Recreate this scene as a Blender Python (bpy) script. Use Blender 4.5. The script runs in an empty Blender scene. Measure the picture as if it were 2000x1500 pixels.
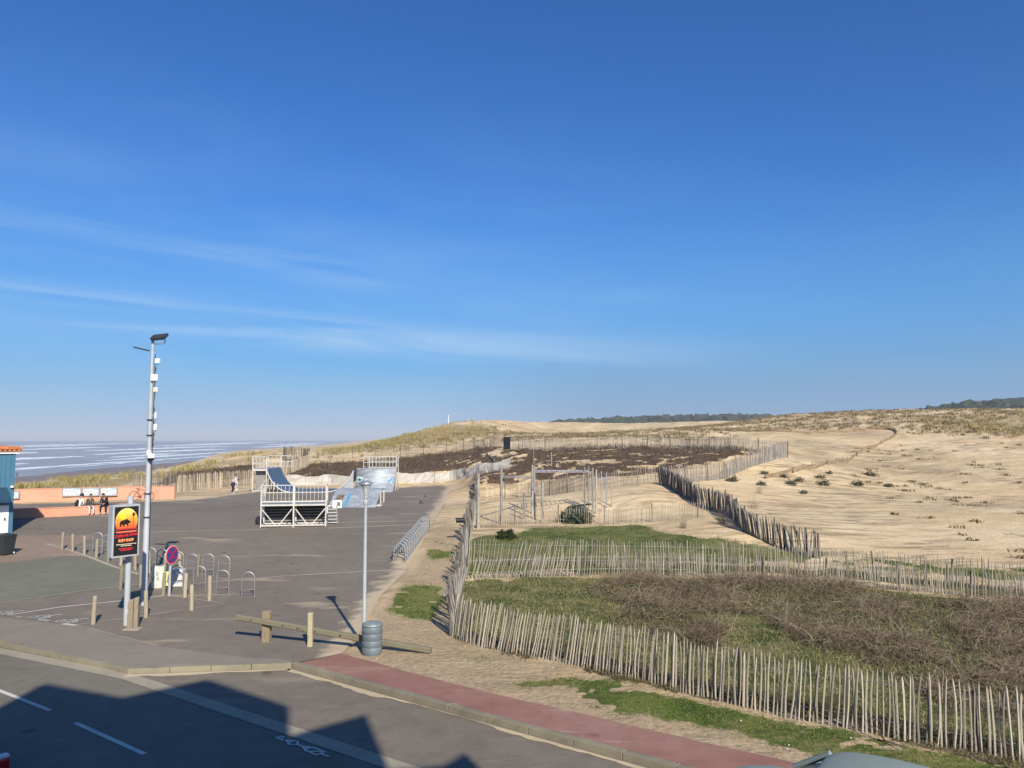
import bpy, bmesh, math, random
import numpy as np
from mathutils import Vector, Matrix
random.seed(7); RNG = np.random.default_rng(7)
SC = bpy.context.scene; COL = SC.collection
R = math.radians
# ------------------------------------------------------------ camera
F = 1502.0; H = 5.5; TH = math.atan(107/1502)
cd = bpy.data.cameras.new('camera'); cam = bpy.data.objects.new('camera', cd); COL.objects.link(cam)
cam.location = (0, 0, H); cam.rotation_euler = (math.pi/2+TH, 0, 0)
cd.sensor_width = 36; cd.lens = 36*F/2000; cd.clip_start = .1; cd.clip_end = 30000
SC.camera = cam
# ------------------------------------------------------------ light
SUN_EL = R(33.5); sx, sy = .355, -.935      # horizontal direction towards the sun
n = math.hypot(sx, sy); sx /= n; sy /= n
SUN = Vector((sx*math.cos(SUN_EL), sy*math.cos(SUN_EL), math.sin(SUN_EL)))
ld = bpy.data.lights.new('sun', 'SUN'); ld.energy = 5.0; ld.angle = R(.55); ld.color = (1, .93, .82)
sun = bpy.data.objects.new('sun', ld); COL.objects.link(sun)
sun.rotation_euler = SUN.to_track_quat('Z', 'Y').to_euler()
W = bpy.data.worlds.new('World'); SC.world = W; W.use_nodes = True
SC.view_settings.view_transform = 'Standard'; SC.view_settings.look = 'None'
SC.view_settings.exposure = 0.30; SC.view_settings.gamma = 1
SC.view_settings.use_curve_mapping = False
SC.cycles.max_bounces = 6; SC.cycles.volume_bounces = 0; SC.cycles.transparent_max_bounces = 8
SC.cycles.use_denoising = True

class NT:
    """tiny helper to write node trees"""
    def __init__(s, tree): s.t = tree; s.n = tree.nodes; s.l = tree.links
    def new(s, typ, **kw):
        nd = s.n.new(typ)
        for k, v in kw.items():
            setattr(nd, k, v)
        return nd
    def set(s, sock, v):
        if v is None: return
        if isinstance(v, bpy.types.NodeSocket): s.l.new(v, sock)
        else:
            if isinstance(v, (tuple, list)) and len(v) == 3 and sock.type == 'RGBA': v = (*v, 1)
            sock.default_value = v
    def math(s, op, a, b=None, c=None, clamp=False):
        nd = s.new('ShaderNodeMath', operation=op, use_clamp=clamp)
        s.set(nd.inputs[0], a); s.set(nd.inputs[1], b); s.set(nd.inputs[2], c)
        return nd.outputs[0]
    def mix(s, f, a, b, mode='MIX'):
        nd = s.new('ShaderNodeMix', data_type='RGBA', blend_type=mode)
        s.set(nd.inputs[0], f); s.set(nd.inputs[6], a); s.set(nd.inputs[7], b)
        return nd.outputs[2]
    def noise(s, vec, scale, detail=4, rough=.55, dist=0):
        nd = s.new('ShaderNodeTexNoise'); s.set(nd.inputs['Vector'], vec)
        nd.inputs['Scale'].default_value = scale; nd.inputs['Detail'].default_value = detail
        nd.inputs['Roughness'].default_value = rough; nd.inputs['Distortion'].default_value = dist
        return nd.outputs['Fac']
    def step(s, x, a, b):
        nd = s.new('ShaderNodeMapRange', interpolation_type='SMOOTHSTEP')
        s.set(nd.inputs[0], x); s.set(nd.inputs[1], a); s.set(nd.inputs[2], b)
        return nd.outputs[0]
    def mapping(s, vec, scale=(1, 1, 1), rot=(0, 0, 0), loc=(0, 0, 0)):
        nd = s.new('ShaderNodeMapping'); s.l.new(vec, nd.inputs[0])
        nd.inputs['Scale'].default_value = scale; nd.inputs['Rotation'].default_value = rot
        nd.inputs['Location'].default_value = loc
        return nd.outputs[0]
    def obj(s): return s.new('ShaderNodeTexCoord').outputs['Object']
    def pos(s): return s.new('ShaderNodeNewGeometry').outputs['Position']
    def bump(s, h, strength=.5, dist=.02):
        nd = s.new('ShaderNodeBump'); s.set(nd.inputs['Height'], h)
        nd.inputs['Strength'].default_value = strength; nd.inputs['Distance'].default_value = dist
        return nd.outputs[0]

# ------------------------------------------------------------ sky: nishita plus thin cirrus
t = NT(W.node_tree); W.node_tree.nodes.clear()
sky = t.new('ShaderNodeTexSky', sky_type='NISHITA')
sky.sun_disc = False; sky.sun_elevation = SUN_EL; sky.sun_rotation = math.atan2(sx, sy)
sky.air_density = 1.0; sky.dust_density = .6; sky.ozone_density = 3.0; sky.altitude = 10
hs = t.new('ShaderNodeHueSaturation'); t.l.new(sky.outputs[0], hs.inputs['Color'])
hs.inputs['Saturation'].default_value = 1.14; hs.inputs['Hue'].default_value = .508
skc = t.mix(1.0, hs.outputs[0], (.47, .97, 1.40), 'MULTIPLY')
dirv = t.new('ShaderNodeTexCoord').outputs['Generated']
sp = t.new('ShaderNodeSeparateXYZ'); t.l.new(dirv, sp.inputs[0])
el = sp.outputs[2]
# the lower sky is greyed by thin sea haze, and slate blue over the land to the north east
skc = t.mix(t.math('MULTIPLY', t.step(el, .34, .04), .62), skc, (1.45, 3.65, 6.9))
skc = t.mix(t.math('MULTIPLY', t.step(el, .11, -.01), .95), skc, (4.2, 5.8, 8.1))
bank = t.math('MULTIPLY', t.step(el, .17, .0), t.step(sp.outputs[0], -.14, .16))
skc = t.mix(t.math('MULTIPLY', bank, .78), skc, (1.75, 3.3, 5.6))
# thin cirrus: streaks and a broad veil, slightly tilted
w_ = t.math('MULTIPLY_ADD', sp.outputs[0], .055, el)
cv = t.new('ShaderNodeCombineXYZ'); t.l.new(t.math('MULTIPLY', sp.outputs[0], 1.3), cv.inputs[0]); t.l.new(t.math('MULTIPLY', w_, 16.), cv.inputs[1]); t.l.new(sp.outputs[1], cv.inputs[2])
c1 = t.noise(cv.outputs[0], 1.6, 7, .62, .7)
cv2 = t.new('ShaderNodeCombineXYZ'); t.l.new(t.math('MULTIPLY', sp.outputs[0], 1.1), cv2.inputs[0]); t.l.new(t.math('MULTIPLY', w_, 5.), cv2.inputs[1])
c2 = t.noise(cv2.outputs[0], 1.7, 4, .5, .3)
band1 = t.math('MULTIPLY', t.step(w_, .085, .112), t.step(w_, .165, .118)); band2 = t.math('MULTIPLY', t.step(w_, .16, .19), t.step(w_, .26, .2))
bands = t.math('MULTIPLY_ADD', band2, .5, band1)
side = t.math('MULTIPLY_ADD', t.step(sp.outputs[0], .42, -.2), .9, .1)
cm = t.math('MULTIPLY', t.math('MULTIPLY', t.step(c1, .36, .72), bands), side)
veil = t.math('MULTIPLY', t.math('MULTIPLY', t.step(c2, .40, .70), t.step(el, .05, .13)), t.step(el, .48, .15))
cm = t.math('MAXIMUM', cm, t.math('MULTIPLY', t.math('MULTIPLY', veil, side), .32))
skc = t.mix(t.math('MULTIPLY', cm, .58), skc, (5.2, 7.2, 9.6))
bg = t.new('ShaderNodeBackground'); bg.inputs['Strength'].default_value = .078
t.l.new(skc, bg.inputs['Color'])
wo = t.new('ShaderNodeOutputWorld'); t.l.new(bg.outputs[0], wo.inputs[0])

# ------------------------------------------------------------ helpers
MATS = {}
def mat(name, col, rough=.7, metal=0., var=.15, vs=6., bump=0., bs=40., col2=None, spec=.5, stretch=(1, 1, 1), emit=0):
    """plain procedural material: colour broken by two noises, optional bump"""
    if name in MATS: return MATS[name]
    m = bpy.data.materials.new(name); m.use_nodes = True
    t = NT(m.node_tree); b = m.node_tree.nodes['Principled BSDF']
    o = t.mapping(t.obj(), stretch)
    n1 = t.noise(o, vs, 5, .6); n2 = t.noise(o, vs*7, 3, .6)
    dark = tuple(c*(1-var*1.6) for c in col); lite = tuple(min(1, c*(1+var)) for c in col)
    c = t.mix(t.step(n1, .3, .7), dark, lite)
    if col2: c = t.mix(t.step(n2, .45, .68), c, col2)
    rnd = t.new('ShaderNodeObjectInfo').outputs['Random']
    c = t.mix(1.0, c, t.mix(rnd, (1-var*.8,)*3, (1, 1, 1)), 'MULTIPLY')
    t.l.new(c, b.inputs['Base Color'])
    b.inputs['Roughness'].default_value = rough; b.inputs['Metallic'].default_value = metal
    b.inputs['Specular IOR Level'].default_value = spec
    if bump: t.l.new(t.bump(t.noise(o, bs, 4, .6), bump, .01), b.inputs['Normal'])
    if rough < .5: t.l.new(t.math('MULTIPLY_ADD', n2, .25, rough-.08), b.inputs['Roughness'])
    MATS[name] = m
    return m

class MB:
    """collects primitive shapes and links them as one mesh object"""
    def __init__(s): s.v = []; s.f = []; s.m = []
    def add(s, vs, fs, mi=0):
        k = len(s.v); s.v += [tuple(p) for p in vs]; s.f += [tuple(i+k for i in q) for q in fs]; s.m += [mi]*len(fs)
        return s
    def box(s, c, d, rz=0, mi=0, bev=0, M=None):
        x, y, z = (q/2 for q in d)
        if bev:
            bm = bmesh.new(); bmesh.ops.create_cube(bm, size=1)
            for v in bm.verts: v.co = Vector((v.co.x*d[0], v.co.y*d[1], v.co.z*d[2]))
            bmesh.ops.bevel(bm, geom=bm.edges[:], offset=bev, segments=2, affect='EDGES', profile=.6)
            vs = [v.co.copy() for v in bm.verts]; fs = [[v.index for v in f.verts] for f in bm.faces]; bm.free()
        else:
            vs = [Vector((a*x, b*y, e*z)) for e in (-1, 1) for a, b in ((-1, -1), (1, -1), (1, 1), (-1, 1))]
            fs = [(3, 2, 1, 0), (4, 5, 6, 7), (0, 1, 5, 4), (1, 2, 6, 5), (2, 3, 7, 6), (3, 0, 4, 7)]
        Q = M if M is not None else Matrix.Rotation(rz, 3, 'Z')
        return s.add([Q @ v + Vector(c) for v in vs], fs, mi)
    def bar(s, p, q, w, h, mi=0, roll=0):
        p, q = Vector(p), Vector(q); d = (q-p); L = d.length
        Q = d.to_track_quat('X', 'Z').to_matrix()
        return s.box((p+q)/2, (L, w, h), M=Q, mi=mi)
    def tube(s, pts, r, n=8, mi=0, closed=False, cap=True):
        pts = [Vector(p) for p in pts]; N = len(pts)
        rs = r if isinstance(r, (list, tuple)) else [r]*N
        vs = []; up = None
        for i, p in enumerate(pts):
            if closed: d = pts[(i+1) % N]-pts[i-1]
            else: d = pts[min(i+1, N-1)]-pts[max(i-1, 0)]
            d.normalize()
            if up is None:
                up = Vector((0, 0, 1)) if abs(d.z) < .9 else Vector((1, 0, 0))
            a = (up - d*up.dot(d)).normalized(); b = d.cross(a); up = a
            for k in range(n):
                w = 2*math.pi*k/n; vs.append(p + (a*math.cos(w)+b*math.sin(w))*rs[i])
        fs = []
        for i in range(N if closed else N-1):
            j = (i+1) % N
            for k in range(n):
                k2 = (k+1) % n; fs.append((i*n+k, j*n+k, j*n+k2, i*n+k2))
        if cap and not closed:
            fs.append(tuple(range(n))); fs.append(tuple(reversed([(N-1)*n+k for k in range(n)])))
        return s.add(vs, fs, mi)
    def lathe(s, prof, n=20, c=(0, 0, 0), mi=0, M=None):
        vs = []; fs = []
        for r, z in prof:
            for k in range(n):
                w = 2*math.pi*k/n; v = Vector((r*math.cos(w), r*math.sin(w), z))
                if M is not None: v = M @ v
                vs.append(v+Vector(c))
        for i in range(len(prof)-1):
            for k in range(n):
                k2 = (k+1) % n; fs.append((i*n+k, i*n+k2, (i+1)*n+k2, (i+1)*n+k))
        fs.append(tuple(reversed(range(n)))); fs.append(tuple((len(prof)-1)*n+k for k in range(n)))
        return s.add(vs, fs, mi)
    def prism(s, poly, axis_o, ax, ay, az, depth, mi=0):
        """polygon (2d) placed with axes ax, ay at axis_o and extruded along az by depth"""
        o, ax, ay, az = (Vector(q) for q in (axis_o, ax, ay, az)); n = len(poly)
        vs = [o+ax*p[0]+ay*p[1] for p in poly]+[o+ax*p[0]+ay*p[1]+az*depth for p in poly]
        fs = [tuple(reversed(range(n))), tuple(range(n, 2*n))]+[(i, (i+1) % n, (i+1) % n+n, i+n) for i in range(n)]
        return s.add(vs, fs, mi)
    def mesh(s, name, mats=None, smooth=False):
        me = bpy.data.meshes.new(name); me.from_pydata(s.v, [], s.f)
        if mats:
            for m in (mats if isinstance(mats, (list, tuple)) else [mats]): me.materials.append(m)
        if any(s.m): me.polygons.foreach_set('material_index', s.m)
        bm = bmesh.new(); bm.from_mesh(me); bmesh.ops.recalc_face_normals(bm, faces=bm.faces[:]); bm.to_mesh(me); bm.free()
        if smooth:
            me.polygons.foreach_set('use_smooth', [True]*len(me.polygons))
            me.set_sharp_from_angle(angle=R(38))
        return me
    def build(s, name, mats, parent=None, smooth=False, **tags):
        return link(name, s.mesh(name, mats, smooth), parent, **tags)

def link(name, data, parent=None, label=None, cat=None, group=None, kind=None, loc=None, rz=None):
    o = bpy.data.objects.new(name, data); COL.objects.link(o)
    if parent is not None: o.parent = parent
    if loc is not None: o.location = loc
    if rz is not None: o.rotation_euler = (0, 0, rz)
    if label: o['label'] = label
    if cat: o['category'] = cat
    if group: o['group'] = group
    if kind: o['kind'] = kind
    return o
def thing(name, label, cat, loc=(0, 0, 0), rz=0, group=None, kind=None):
    return link(name, None, None, label, cat, group, kind, loc, rz)
def dup(root, loc, rz=0, label=None, sc=None):
    c = root.copy(); COL.objects.link(c); c.location = loc; c.rotation_euler = (0, 0, rz)
    if sc: c.scale = sc
    if label: c['label'] = label
    for ch in root.children:
        d = ch.copy(); COL.objects.link(d); d.parent = c
        for g in ch.children:
            e = g.copy(); COL.objects.link(e); e.parent = d
    return c

# pixel <-> world (photograph 2000 x 1500), used to survey where things stand
def ray(px, py):
    u = (px-1000)/F; v = (750-py)/F
    return u, math.cos(TH)-v*math.sin(TH), math.sin(TH)+v*math.cos(TH)
def P(px, py, d):
    a, b, c = ray(px, py); return Vector((a/b*d, d, H+c/b*d))
def base(y):
    t = np.clip((np.asarray(y, float)-22)/28, 0, 1); return .9*t*t*(3-2*t)
def G0(px, py, dz=0.):
    """point of the gently rising esplanade seen at a pixel"""
    a, b, c = ray(px, py); k = c/b; d = 20.
    for _ in range(40): d = (H-(float(base(d))+dz))/(-k)*.5+d*.5
    return Vector((a/b*d, d, float(base(d))+dz))

# outline of the kerb and of the esplanade
K = [G0(-420, 1166), G0(0, 1254), G0(250, 1307), G0(570, 1296), G0(1320, 1499)]
K.append(K[4]+(K[4]-K[3])*2.2)
K2 = [(p.x, p.y) for p in K]
PL_E = [(668,1276),(684,1258),(702,1235),(722,1200),(742,1165),(790,1118),(812,1082),(838,1035),(860,995),(882,952),(868,946),(820,950),(760,953)]
PL_B = [(620,954),(560,956),(480,962),(420,970),(372,976),(300,979),(20,985),(-200,990),(-500,1000)]
plaza_poly = [(-60., 24.)]+K2[0:4]+[tuple(G0(*p)[:2]) for p in PL_E+PL_B]+[(-60., 60.)]

# value noise in numpy
_T = np.random.default_rng(11).random((256, 256))
def vnoise(x, y):
    xi = np.floor(x).astype(int); yi = np.floor(y).astype(int); fx = x-xi; fy = y-yi
    fx = fx*fx*(3-2*fx); fy = fy*fy*(3-2*fy)
    g = lambda i, j: _T[i & 255, j & 255]
    return (g(xi, yi)*(1-fx)+g(xi+1, yi)*fx)*(1-fy)+(g(xi, yi+1)*(1-fx)+g(xi+1, yi+1)*fx)*fy
def fbm(x, y, o=4):
    s = 0; a = .5
    for k in range(o): s = s+a*(vnoise(x+17.3*k, y+9.1*k)-.5); x = x*2.03; y = y*2.03; a *= .5
    return s
def sstep(x, a, b):
    t = np.clip((x-a)/(b-a), 0, 1); return t*t*(3-2*t)

# ------------------------------------------------------------ terrain height
CP = [(930,980,56),(1100,964,55),(1000,972,54),(1285,943,54),(1250,970,48),(1370,1012,42),(1450,1040,37.5),(1300,1020,42),
(1350,980,48),(1420,1010,42),(1500,1060,36.5),(1600,1092,34),(1430,960,52),(1500,940,57),(1600,1000,46),(1800,1050,38),(2000,1100,32.5),
(2000,1000,46),(1700,950,60),(1750,900,78),(1640,900,76),(1535,894,66),(1400,938,56),(1450,887,66),(1300,890,70),(1150,882,78),(1000,880,82),
(1200,920,62),(1050,915,68),(1280,925,60),(1000,918,72),(950,932,68),(850,940,76),(770,945,74),(650,945,78),(600,930,84),(700,902,100),
(850,890,100),(930,880,95),(990,864,100),(900,862,125),(960,821,190),(1040,846,180),(1150,851,170),(1300,842,165),(1400,833,162),(1500,816,160),(1700,803,155),
(2000,800,150),(2200,800,140),(2200,1000,46),(2200,880,80),(1850,801,152),(1200,852,110),(1450,840,115),(1750,847,105),(1900,852,100),(2000,862,92),
(1900,900,72),(1400,864,90),(1540,872,82),(880,829,185),(800,850,170),(720,867,150),(640,884,128),(560,888,108),(600,908,96),(420,940,82),(350,955,72),
(450,915,95),(400,925,88),(320,936,80),(490,889,112),(400,906,100),(300,924,92),(200,936,84),(100,946,80),(40,957,74),(-100,975,70),(-300,985,66),
(880,846,230),(800,866,215),(720,884,190),(640,902,165),(560,908,150),(490,910,150),(400,926,135),(960,838,240),(300,945,120),(150,960,115),(0,980,105),
(700,880,112),(780,868,125),(1100,1000,47),(1000,1005,47),(1200,1000,47)]
pts = [P(*c) for c in CP]
pts = [(p.x, p.y, p.z-float(base(p.y))) for p in pts]
for x in range(-60, 1, 12):
    for y in (-10, 5, 20, 32, 44, 56, 66): pts.append((x, y, 0))
for x in (6, 12, 20, 30, 45):
    for y in (-10, 5, 15, 22, 29): pts.append((x, y, 0))
for x in (-4, 0, 4, 8): pts.append((x, 36, 0))
for x in (-2, 2, 6): pts.append((x, 41, 0))
for q in ((500,960),(650,958),(760,956),(860,953),(600,990),(750,990),(830,1000),(400,975),(860,1040),(800,1100),(700,972),(560,975),(880,1000),(900,1060),(905,985)):
    g_ = G0(*q); pts.append((g_.x, g_.y, 0))
for x, y, z in ((-60, 74, -.2), (-75, 90, -.5), (60, 60, 1.5), (90, 60, 2), (120, 100, 6), (120, 160, 10), (60, 240, 9), (120, 240, 9), (0, 300, 6), (60, 300, 8), (-60, 300, -1)):
    pts.append((x, y, z))
CA = np.array(pts, float); CS = 50.
def _phi(r2): return np.where(r2 > 1e-12, .5*r2*np.log(np.maximum(r2, 1e-12)), 0)
CX = CA[:, :2]/CS; n = len(CX)
CK = _phi(((CX[:, None]-CX[None])**2).sum(-1))+np.eye(n)*2e-4
CQ = np.c_[np.ones(n), CX]
sol = np.linalg.solve(np.r_[np.c_[CK, CQ], np.c_[CQ.T, np.zeros((3, 3))]], np.r_[CA[:, 2], 0, 0, 0])
wts, lin = sol[:n], sol[n:]
def tps(x, y):
    x = np.asarray(x, float).ravel()/CS; y = np.asarray(y, float).ravel()/CS
    out = np.empty(len(x))
    for i in range(0, len(x), 20000):
        q = np.c_[x[i:i+20000], y[i:i+20000]]
        out[i:i+20000] = _phi(((q[:, None]-CX[None])**2).sum(-1)) @ wts + lin[0]+q @ lin[1:]
    return out
def toe(y): return np.interp(y, [-200, 60, 80, 150, 300, 800, 6000], [-80, -82, -88, -105, -135, -190, -700])
def shore(y): return np.interp(y, [-400, 200, 290, 427, 800, 2000, 8000], [-165, -182, -189, -205, -235, -330, -900])
def hgt(x, y, noise=True):
    x = np.asarray(x, float); y = np.asarray(y, float); sh = x.shape
    x = x.ravel(); y = y.ravel()
    d = np.hypot(x, y)
    inside = (np.abs(x) < 150) & (y > -15) & (y < 305)
    res = np.zeros(len(x))
    if inside.any(): res[inside] = tps(x[inside], y[inside])
    far = np.maximum(sstep(y, 215, 290), sstep(np.abs(x), 95, 145))
    plat = (np.where(y > 60, 7.5*sstep(y, 60, 200), 0)+sstep(np.abs(y), 400, 1500)*2)*np.where(y > 60, sstep(x/np.maximum(y, 1), -.26, -.06), 1)
    k = sstep(y, -12, 0)
    L = base(y)+(res*(1-far)+plat*far)*k
    # undulation away from the esplanade
    und = np.maximum(sstep(y, 66, 95), sstep(x, 4, 14)*sstep(y, 36, 60))
    und = np.maximum(und, sstep(-x, 45, 60)*sstep(y, 58, 70))
    if noise:
        L = L+und*(fbm(x/9, y/9, 4)*1.0+fbm(x/2.2, y/2.2, 3)*.48+fbm(x/.9, y/.9, 2)*.13)*np.clip(.55+d/300, 0, 1.05)
        L = L+fbm(x/1.3+5, y/1.3, 3)*.10*(sstep(x, -3.5, -1.5)*sstep(y-(19.2-.735*(x+5)), 2.2, 3.4)*sstep(y, 34, 28)+sstep(y, 30, 44)*sstep(x, 0, 3))
    near_ = (x > -66) & (x < 4) & (y > 12) & (y < 84)
    if near_.any():
        w_ = np.clip(inpoly(x[near_], y[near_], plaza_poly, 3.5)*2, 0, 1); w_ = w_*w_*(3-2*w_)
        L[near_] = L[near_]*(1-w_)+base(y[near_])*w_
    s = sstep(x-toe(y), 0, 28)
    b = np.interp(x-shore(y), [-60, 0, 60, 120], [-12, -9.0, -8.1, -7.0])
    return (b*(1-s)+L*s).reshape(sh)
def zg(x, y): return float(hgt(np.array([x]), np.array([y]))[0])
def G(px, py, dmin=9., dmax=400.):
    """point of the terrain seen at a pixel (first hit of the sight line)"""
    a, b, c = ray(px, py); d = np.geomspace(dmin, dmax, 900)
    zr = H+c/b*d; zt = hgt(a/b*d, d, False)
    i = np.nonzero(zr < zt)[0]
    i = int(i[0]) if len(i) else 899
    if i:
        f0, f1 = zr[i-1]-zt[i-1], zr[i]-zt[i]; w = f0/(f0-f1) if f0 != f1 else 0
        dd = d[i-1]+(d[i]-d[i-1])*w
    else: dd = d[0]
    x, y = a/b*dd, dd
    return Vector((x, y, zg(x, y)))
def proj(x, y, z):
    """pixel of world points (arrays)"""
    z = z-H; c, s = math.cos(TH), math.sin(TH)
    dep = y*c+z*s; up = -y*s+z*c
    dep = np.where(dep < .1, .1, dep)
    return 1000+F*x/dep, 750-F*up/dep
def inpoly(px, py, poly, soft=6.):
    """soft membership of points in a polygon, by signed distance"""
    P_ = np.array(poly, float); n = len(P_); ins = np.zeros(px.shape, bool); dm = np.full(px.shape, 1e9)
    for i in range(n):
        x1, y1 = P_[i]; x2, y2 = P_[(i+1) % n]
        if y1 != y2:
            cnd = ((y1 > py) != (y2 > py)) & (px < (x2-x1)*(py-y1)/(y2-y1)+x1); ins ^= cnd
        dx, dy = x2-x1, y2-y1
        tt = np.clip(((px-x1)*dx+(py-y1)*dy)/(dx*dx+dy*dy+1e-9), 0, 1)
        dm = np.minimum(dm, np.hypot(px-x1-tt*dx, py-y1-tt*dy))
    return np.clip(.5+np.where(ins, dm, -dm)/(2*soft), 0, 1)
# ------------------------------------------------------------ regions of the ground (surveyed outlines)
GREEN = [([(880,1175),(908,1122),(1000,1126),(1200,1120),(1350,1127),(1600,1143),(1800,1160),(2050,1180),(2550,1236),(2650,1650),(1990,1480),(1500,1385),(1240,1320),(900,1240)], 12, 33, 9, 1.0),
 ([(925,1052),(960,1040),(1060,1030),(1230,1022),(1330,1038),(1480,1062),(1620,1082),(1560,1100),(1200,1098),(912,1108)], 30, 44, 6, .95),
 ([(745,1190),(770,1150),(800,1138),(868,1142),(875,1175),(850,1210),(790,1212)], 20, 34, 10, .95),
 ([(832,1062),(860,1052),(898,1062),(900,1088),(860,1094),(838,1086)], 28, 44, 8, .95),
 ([(1000,1326),(1110,1322),(1230,1318),(1300,1350),(1500,1400),(1720,1445),(1900,1478),(2400,1590),(2200,1660),(1800,1560),(1560,1462),(1400,1420),(1260,1398),(1060,1350)], 10, 22, 14, 1),
 ([(880,1262),(960,1270),(1010,1290),(980,1310),(930,1300)], 12, 22, 12, .45),
 ([(760,1300),(850,1318),(830,1330),(750,1308)], 12, 22, 6, .4),
 ([(1610,1080),(1750,1092),(1880,1102),(2450,1128),(2450,1158),(1800,1125),(1600,1110)], 26, 40, 6, .75),
 ([(1930,1035),(2010,1040),(2010,1056),(1950,1050)], 36, 50, 6, .6),
 ([(912,1098),(1200,1098),(1480,1104),(1720,1124),(2450,1190),(2450,1204),(1750,1143),(1500,1121),(1200,1114),(918,1117)], 24, 40, 3, 1)]
MULCH = [([(575,928),(590,908),(700,900),(800,893),(900,882),(985,870),(998,880),(1003,905),(850,921),(770,927),(650,930)], 70, 135, 4, 1),
 ([(1000,878),(1200,872),(1430,874),(1478,884),(1400,902),(1290,922),(1250,928),(1100,934),(935,948),(938,928),(1003,912)], 52, 100, 4, 1),
 ([(290,948),(310,934),(400,916),(480,905),(492,912),(480,932),(400,940)], 66, 105, 3, 1)]
SCRUB = [([(1120,1150),(1200,1135),(1400,1118),(1500,1128),(1700,1160),(2050,1185),(2550,1238),(2550,1560),(1900,1400),(1760,1340),(1640,1290),(1540,1250),(1500,1205),(1380,1195),(1300,1200),(1180,1170)], 12, 30, 8),
 ([(1190,1200),(1350,1195),(1420,1240),(1400,1270),(1230,1222)], 12, 26, 8),
 ([(900,1225),(1240,1290),(1500,1355),(1750,1410),(2500,1570),(2500,1620),(1240,1330),(890,1245)], 12, 22, 6)]
MARRAM = [([(20,985),(20,952),(110,940),(220,932),(300,922),(380,905),(470,888),(560,882),(560,895),(470,905),(380,920),(290,935),(230,955),(120,962)], 66, 118, 4),
 ([(610,890),(640,878),(720,862),(800,845),(880,828),(940,822),(975,835),(960,850),(860,868),(760,880),(680,886)], 105, 205, 5),
 ([(1780,815),(1900,808),(2050,804),(2050,852),(1900,850),(1800,838)], 90, 165, 8)]
DIRT = [([(600,1310),(668,1270),(720,1215),(745,1160),(800,1110),(850,1040),(880,1000),(905,1060),(900,1160),(885,1245),(1240,1330),(1750,1445),(2060,1495),(2060,1600),(1560,1560),(1100,1420)], 9, 46, 12)]
def holes(x, y):
    """bare streaks in the brushwood, more of them in the right hand field"""
    h = fbm(x/1.25+3, y/.9, 4)
    return h+np.where(x > -6, .115, .22)
def gbreak(x, y):
    """bare spots in the short grass"""
    return sstep(fbm(x/.95+7, y/.75+2, 5)+fbm(x/3.1, y/3.1+5, 2)*.8+.19, -.01, .07)
def region(px, py, d, regs):
    out = np.zeros(px.shape)
    for r in regs:
        w = inpoly(px, py, r[0], r[3])*((d > r[1]) & (d < r[2]))*(r[4] if len(r) > 4 else 1)
        out = np.maximum(out, w)
    return out

# esplanade, road and kerb outlines in world space
RZ = -.12
def kerb_y(x): return np.interp(x, [p[0] for p in K2], [p[1] for p in K2])
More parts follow.
